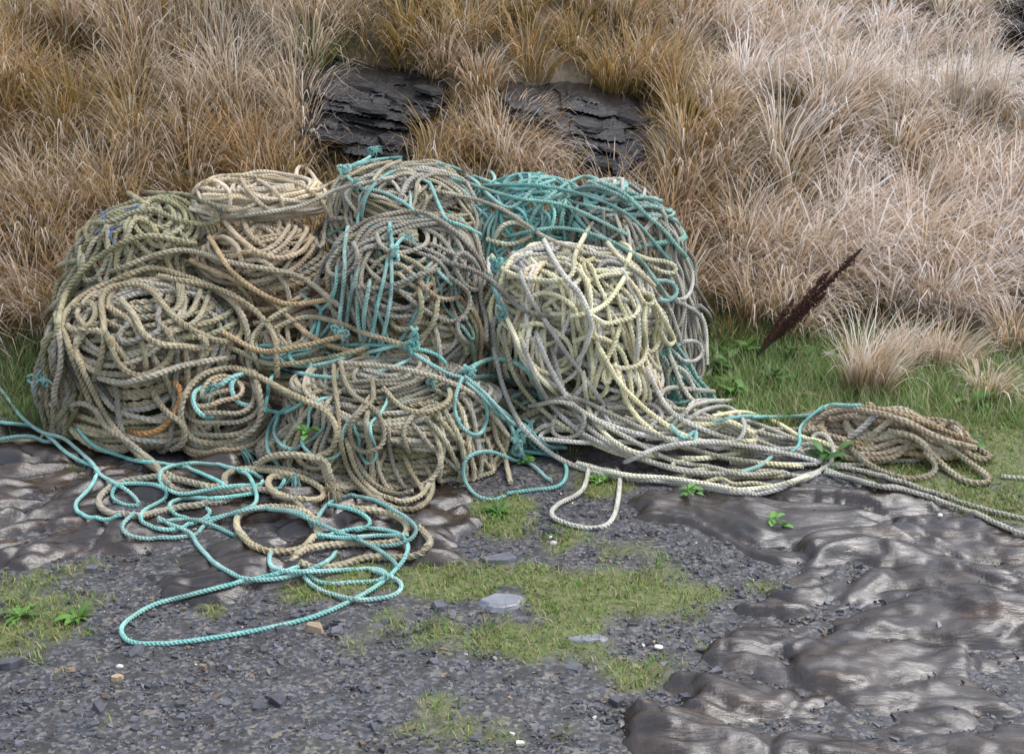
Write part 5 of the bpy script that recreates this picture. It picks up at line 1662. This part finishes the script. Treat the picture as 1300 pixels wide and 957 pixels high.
# dead dock stalk: two stems and a dense seed head, leaning
def stalk():
    b = ground_pt(950, 446); b = at_y(950, 446, b[1] - 0.12); b[2] = float(T(b[0], b[1]))
    tip = at_y(1096, 318, b[1] - 0.02)
    root = thing('dead_dock_stalk', 'dark brown dead dock stalk leaning over the turf with dense seed head', 'plant', tuple(b))
    rr = np.random.default_rng(5)
    d = tip - b
    side = np.cross(d / np.linalg.norm(d), [0, 1, 0])
    def course(t, k, end):
        return b + d * t * end + side * (0.018 * np.sin(t * 2.6) + k * 0.03 * t ** 1.5) + np.array([0, 0, -0.02]) * np.sin(t * math.pi)
    ang = np.arange(5) * 2 * math.pi / 5
    ring = np.stack([np.cos(ang) * 0.6, np.sin(ang), np.cos(ang) * -0.6], -1)
    oct_ = np.array([[1, 0, 0], [-1, 0, 0], [0, 1, 0], [0, -1, 0], [0, 0, 1], [0, 0, -1]], float)
    of = np.array([[0, 2, 4], [2, 1, 4], [1, 3, 4], [3, 0, 4], [2, 0, 5], [1, 2, 5], [3, 1, 5], [0, 3, 5]])
    for k, end in ((0, 1.0), (0.9, 0.78), (-0.8, 0.66), (1.6, 0.5)):
        t = np.linspace(0, 1, 16)[:, None]
        P = course(t, k, end)
        V = (P[:, None] + ring[None] * np.linspace(0.0042, 0.0014, 16)[:, None, None]).reshape(-1, 3)
        i = np.arange(15)[:, None] * 5; kk = np.arange(5); k1 = (kk + 1) % 5
        mesh_obj('stem', V - b, np.stack([i + kk, i + k1, i + 5 + k1, i + 5 + kk], -1).reshape(-1, 4), M['stem'], root)
        V, F_ = [], []; o = 0
        for q in range(int(1500 * end)):
            s_ = rr.uniform(0.36, 1.0)
            w = 0.015 * np.interp(s_, [0.36, 0.5, 0.62, 0.75, 0.92, 1.0], [0.1, 0.8, 0.6, 1.0, 0.7, 0.1]) * (0.25 + 1.3 * vnoise(s_ * 22 + 7 * k, 0.5))
            p = course(s_, k, end) + rr.normal(0, 1, 3) * w * 0.6
            V.append(oct_ * rr.uniform(0.0022, 0.0046) * rr.uniform(0.6, 1.3, 3) + p); F_.append(of + o); o += 6
        mesh_obj('seed_head', np.concatenate(V) - b, np.concatenate(F_), M['seed'], root, smooth=False)


stalk()


# ------------------------------------------------------------------ stones
def stone_arrays(w, d, h, rr, n=7):
    a = np.sort(rr.uniform(0, 2 * math.pi, n) * 0.35 + np.arange(n) * 2 * math.pi / n * 0.9)
    q = rr.uniform(0.7, 1.05, n)
    ring = np.stack([np.cos(a) * w * q, np.sin(a) * d * q, np.zeros(n)], -1) * 0.5
    top = ring * rr.uniform(0.72, 0.95, (n, 1)); top[:, 2] = h * rr.uniform(0.75, 1.15, n)
    tz = top[:, 2].mean(); top[:, 2] = tz + 0.25 * (top[:, 2] - tz)
    V = np.concatenate([ring, top, [[0, 0, tz]]])
    i = np.arange(n); j = (i + 1) % n
    return V, np.stack([i, j, j + n, i + n], -1), np.stack([i + n, j + n, np.full(n, 2 * n)], -1)


def rotz(V, a):
    c, s = math.cos(a), math.sin(a)
    return np.stack([V[:, 0] * c - V[:, 1] * s, V[:, 0] * s + V[:, 1] * c, V[:, 2]], -1)


rr = np.random.default_rng(8)
# fine chips: uncountable
V, Q, T3, Cg = [], [], [], []; o = 0
gx_ = rr.uniform(-1.6, 1.75, 60000); gy_ = rr.uniform(2.55, 4.15, 60000)
gz_ = T(gx_, gy_); bz_ = bed_top(gx_, gy_)
ok = (turf(gx_, gy_) < rr.uniform(0.25, 1.0, 60000)) & ((bz_ < gz_ + 0.004) | (rr.random(60000) < 0.012))
for x, y, z in list(zip(gx_[ok], gy_[ok], np.maximum(gz_, bz_)[ok]))[:21000]:
    w = min(rr.gamma(1.5, 0.0042) + 0.0035, 0.036)
    v, q, t = stone_arrays(w, w * rr.uniform(0.4, 0.85), w * rr.uniform(0.10, 0.28), rr, 4 if rr.random() < 0.7 else 5)
    v = rotz(v, rr.uniform(0, 6.28)); v[:, 2] += rr.normal(0, 0.22) * v[:, 0] + rr.normal(0, 0.22) * v[:, 1]
    v += (x, y, z - 0.001)
    col = np.array([0.066, 0.067, 0.076]) * rr.uniform(0.4, 2.1)
    if rr.random() < 0.10: col = np.array([0.17, 0.125, 0.085]) * rr.uniform(0.5, 1.4)
    if rr.random() < 0.004: col = np.array([0.55, 0.53, 0.48])
    V.append(v); Q.append(q + o); T3.append(t + o); o += len(v); Cg.append(np.tile(col, (len(v), 1)))
g_o = mesh_obj('gravel', np.concatenate(V), [np.concatenate(Q), np.concatenate(T3)], M['grit'], cols=np.concatenate(Cg), smooth=False)
tag(g_o, 'fine dark slate gravel on the ground', 'gravel', kind='stuff')

# larger chips, pieces of the ground
protos = []
for k in range(10):
    v, q, t = stone_arrays(1.0, rr.uniform(0.55, 0.85), rr.uniform(0.14, 0.3), rr, 7)
    me = None
    ob = mesh_obj('slate_chip', v, [q, t], M['chip'], smooth=False)
    protos.append(ob.data)
    bpy.data.objects.remove(ob)
cnt = 0
while cnt < 260:
    if rr.random() < 0.55: px, py = rr.uniform(0, 620), rr.uniform(775, 940)
    else: px, py = rr.uniform(560, 1000), rr.uniform(640, 900)
    c = ground_pt(px, py)
    if float(turf(np.array([c[0]]), np.array([c[1]]))[0]) > rr.uniform(0.3, 1.0): continue
    bz = float(bed_top(np.array([c[0]]), np.array([c[1]]))[0])
    if bz > c[2] + 0.004: continue
    ob = bpy.data.objects.new('slate_chip', protos[int(rr.integers(10))])
    COL.objects.link(ob)
    ob.parent = ground
    s = min(0.018 + rr.gamma(1.5, 0.008), 0.065)
    ob.location = (c[0], c[1], bz - 0.002); ob.scale = (s, s, s); ob.rotation_euler = (rr.normal(0, 0.12), rr.normal(0, 0.12), rr.uniform(0, 6.28))
    cnt += 1


def stone(px, py, w, d, h, mat, label, name='stone', cat='stone', seed=0, round_=False, group='loose stones'):
    q = np.random.default_rng(seed)
    c = ground_pt(px, py)
    c[2] = float(bed_top(np.array([c[0]]), np.array([c[1]]))[0])
    if round_:
        nu, nv = 12, 7
        V = []
        for j in range(nv):
            ph = -math.pi / 2 + math.pi * j / (nv - 1)
            for i in range(nu):
                th = 2 * math.pi * i / nu
                k = 1 + 0.12 * math.sin(2 * th + seed) * math.cos(ph)
                V.append((w / 2 * math.cos(th) * math.cos(ph) * k, d / 2 * math.sin(th) * math.cos(ph) * k, h / 2 * math.sin(ph) + h * 0.35))
        F_ = [(j * nu + i, j * nu + (i + 1) % nu, (j + 1) * nu + (i + 1) % nu, (j + 1) * nu + i) for j in range(nv - 1) for i in range(nu)]
        ob = mesh_obj(name, np.array(V), np.array(F_), M[mat])
    else:
        v, qd, t = stone_arrays(w, d, h, q, 10)
        ob = mesh_obj(name, v, [qd, t], M[mat], smooth=False)
        bv = ob.modifiers.new('bevel', 'BEVEL'); bv.width = h * 0.18; bv.segments = 1
    ob.location = (c[0], c[1], c[2] - h * 0.12)
    ob.rotation_euler = (q.normal(0, 0.05), q.normal(0, 0.05), q.uniform(-0.4, 0.4))
    return tag(ob, label, cat, group)


stone(637, 711, 0.13, 0.07, 0.014, 'slab', 'flat pale slate slab below the spiky rosette', seed=1)
stone(642, 766, 0.16, 0.10, 0.014, 'slab', 'flat grey slate slab in the middle of the turf patch', seed=2)
stone(748, 812, 0.12, 0.05, 0.010, 'slab', 'thin slate slab at the lower edge of the green patch', seed=3)
stone(1040, 402, 0.10, 0.08, 0.045, 'slab', 'grey slate boulder beneath the dark dead stalk', seed=4)
stone(1056, 458, 0.08, 0.06, 0.04, 'slab', 'small grey slate stone beside the lone straw tussock', seed=5)
stone(702, 691, 0.022, 0.020, 0.016, 'pebble', 'larger white quartz pebble below the pale ground loop', 'pebble', 'pebble', 6, True)
stone(699, 683, 0.012, 0.011, 0.009, 'pebble', 'tiny white pebble next to the larger quartz one', 'pebble', 'pebble', 7, True)
stone(152, 847, 0.018, 0.014, 0.011, 'pebble', 'white pebble in gravel under the big turquoise loop', 'pebble', 'pebble', 8, True)
stone(150, 862, 0.034, 0.022, 0.014, 'buff', 'rust brown stone in gravel below the white pebble', 'stone', 'stone', 9)
stone(258, 848, 0.022, 0.018, 0.012, 'buff', 'orange buff stone in gravel under the turquoise loop', 'stone', 'stone', 10)
stone(836, 822, 0.026, 0.018, 0.010, 'pebble', 'white flake beside the wavy bedrock edge', 'pebble', 'pebble', 11, True)
stone(1192, 667, 0.016, 0.014, 0.012, 'pebble', 'small white pebble on wet rock near the running ropes', 'pebble', 'pebble', 12, True)
stone(15, 847, 0.07, 0.045, 0.024, 'chip', 'dark slate stone at the picture edge below the feathery rosette', seed=13)
stone(400, 800, 0.06, 0.04, 0.018, 'buff', 'brown flat stone just inside the big turquoise loop', seed=14)
stone(118, 725, 0.05, 0.03, 0.02, 'chip', 'dark stone at the wet rock corner above the dock rosette', seed=15)
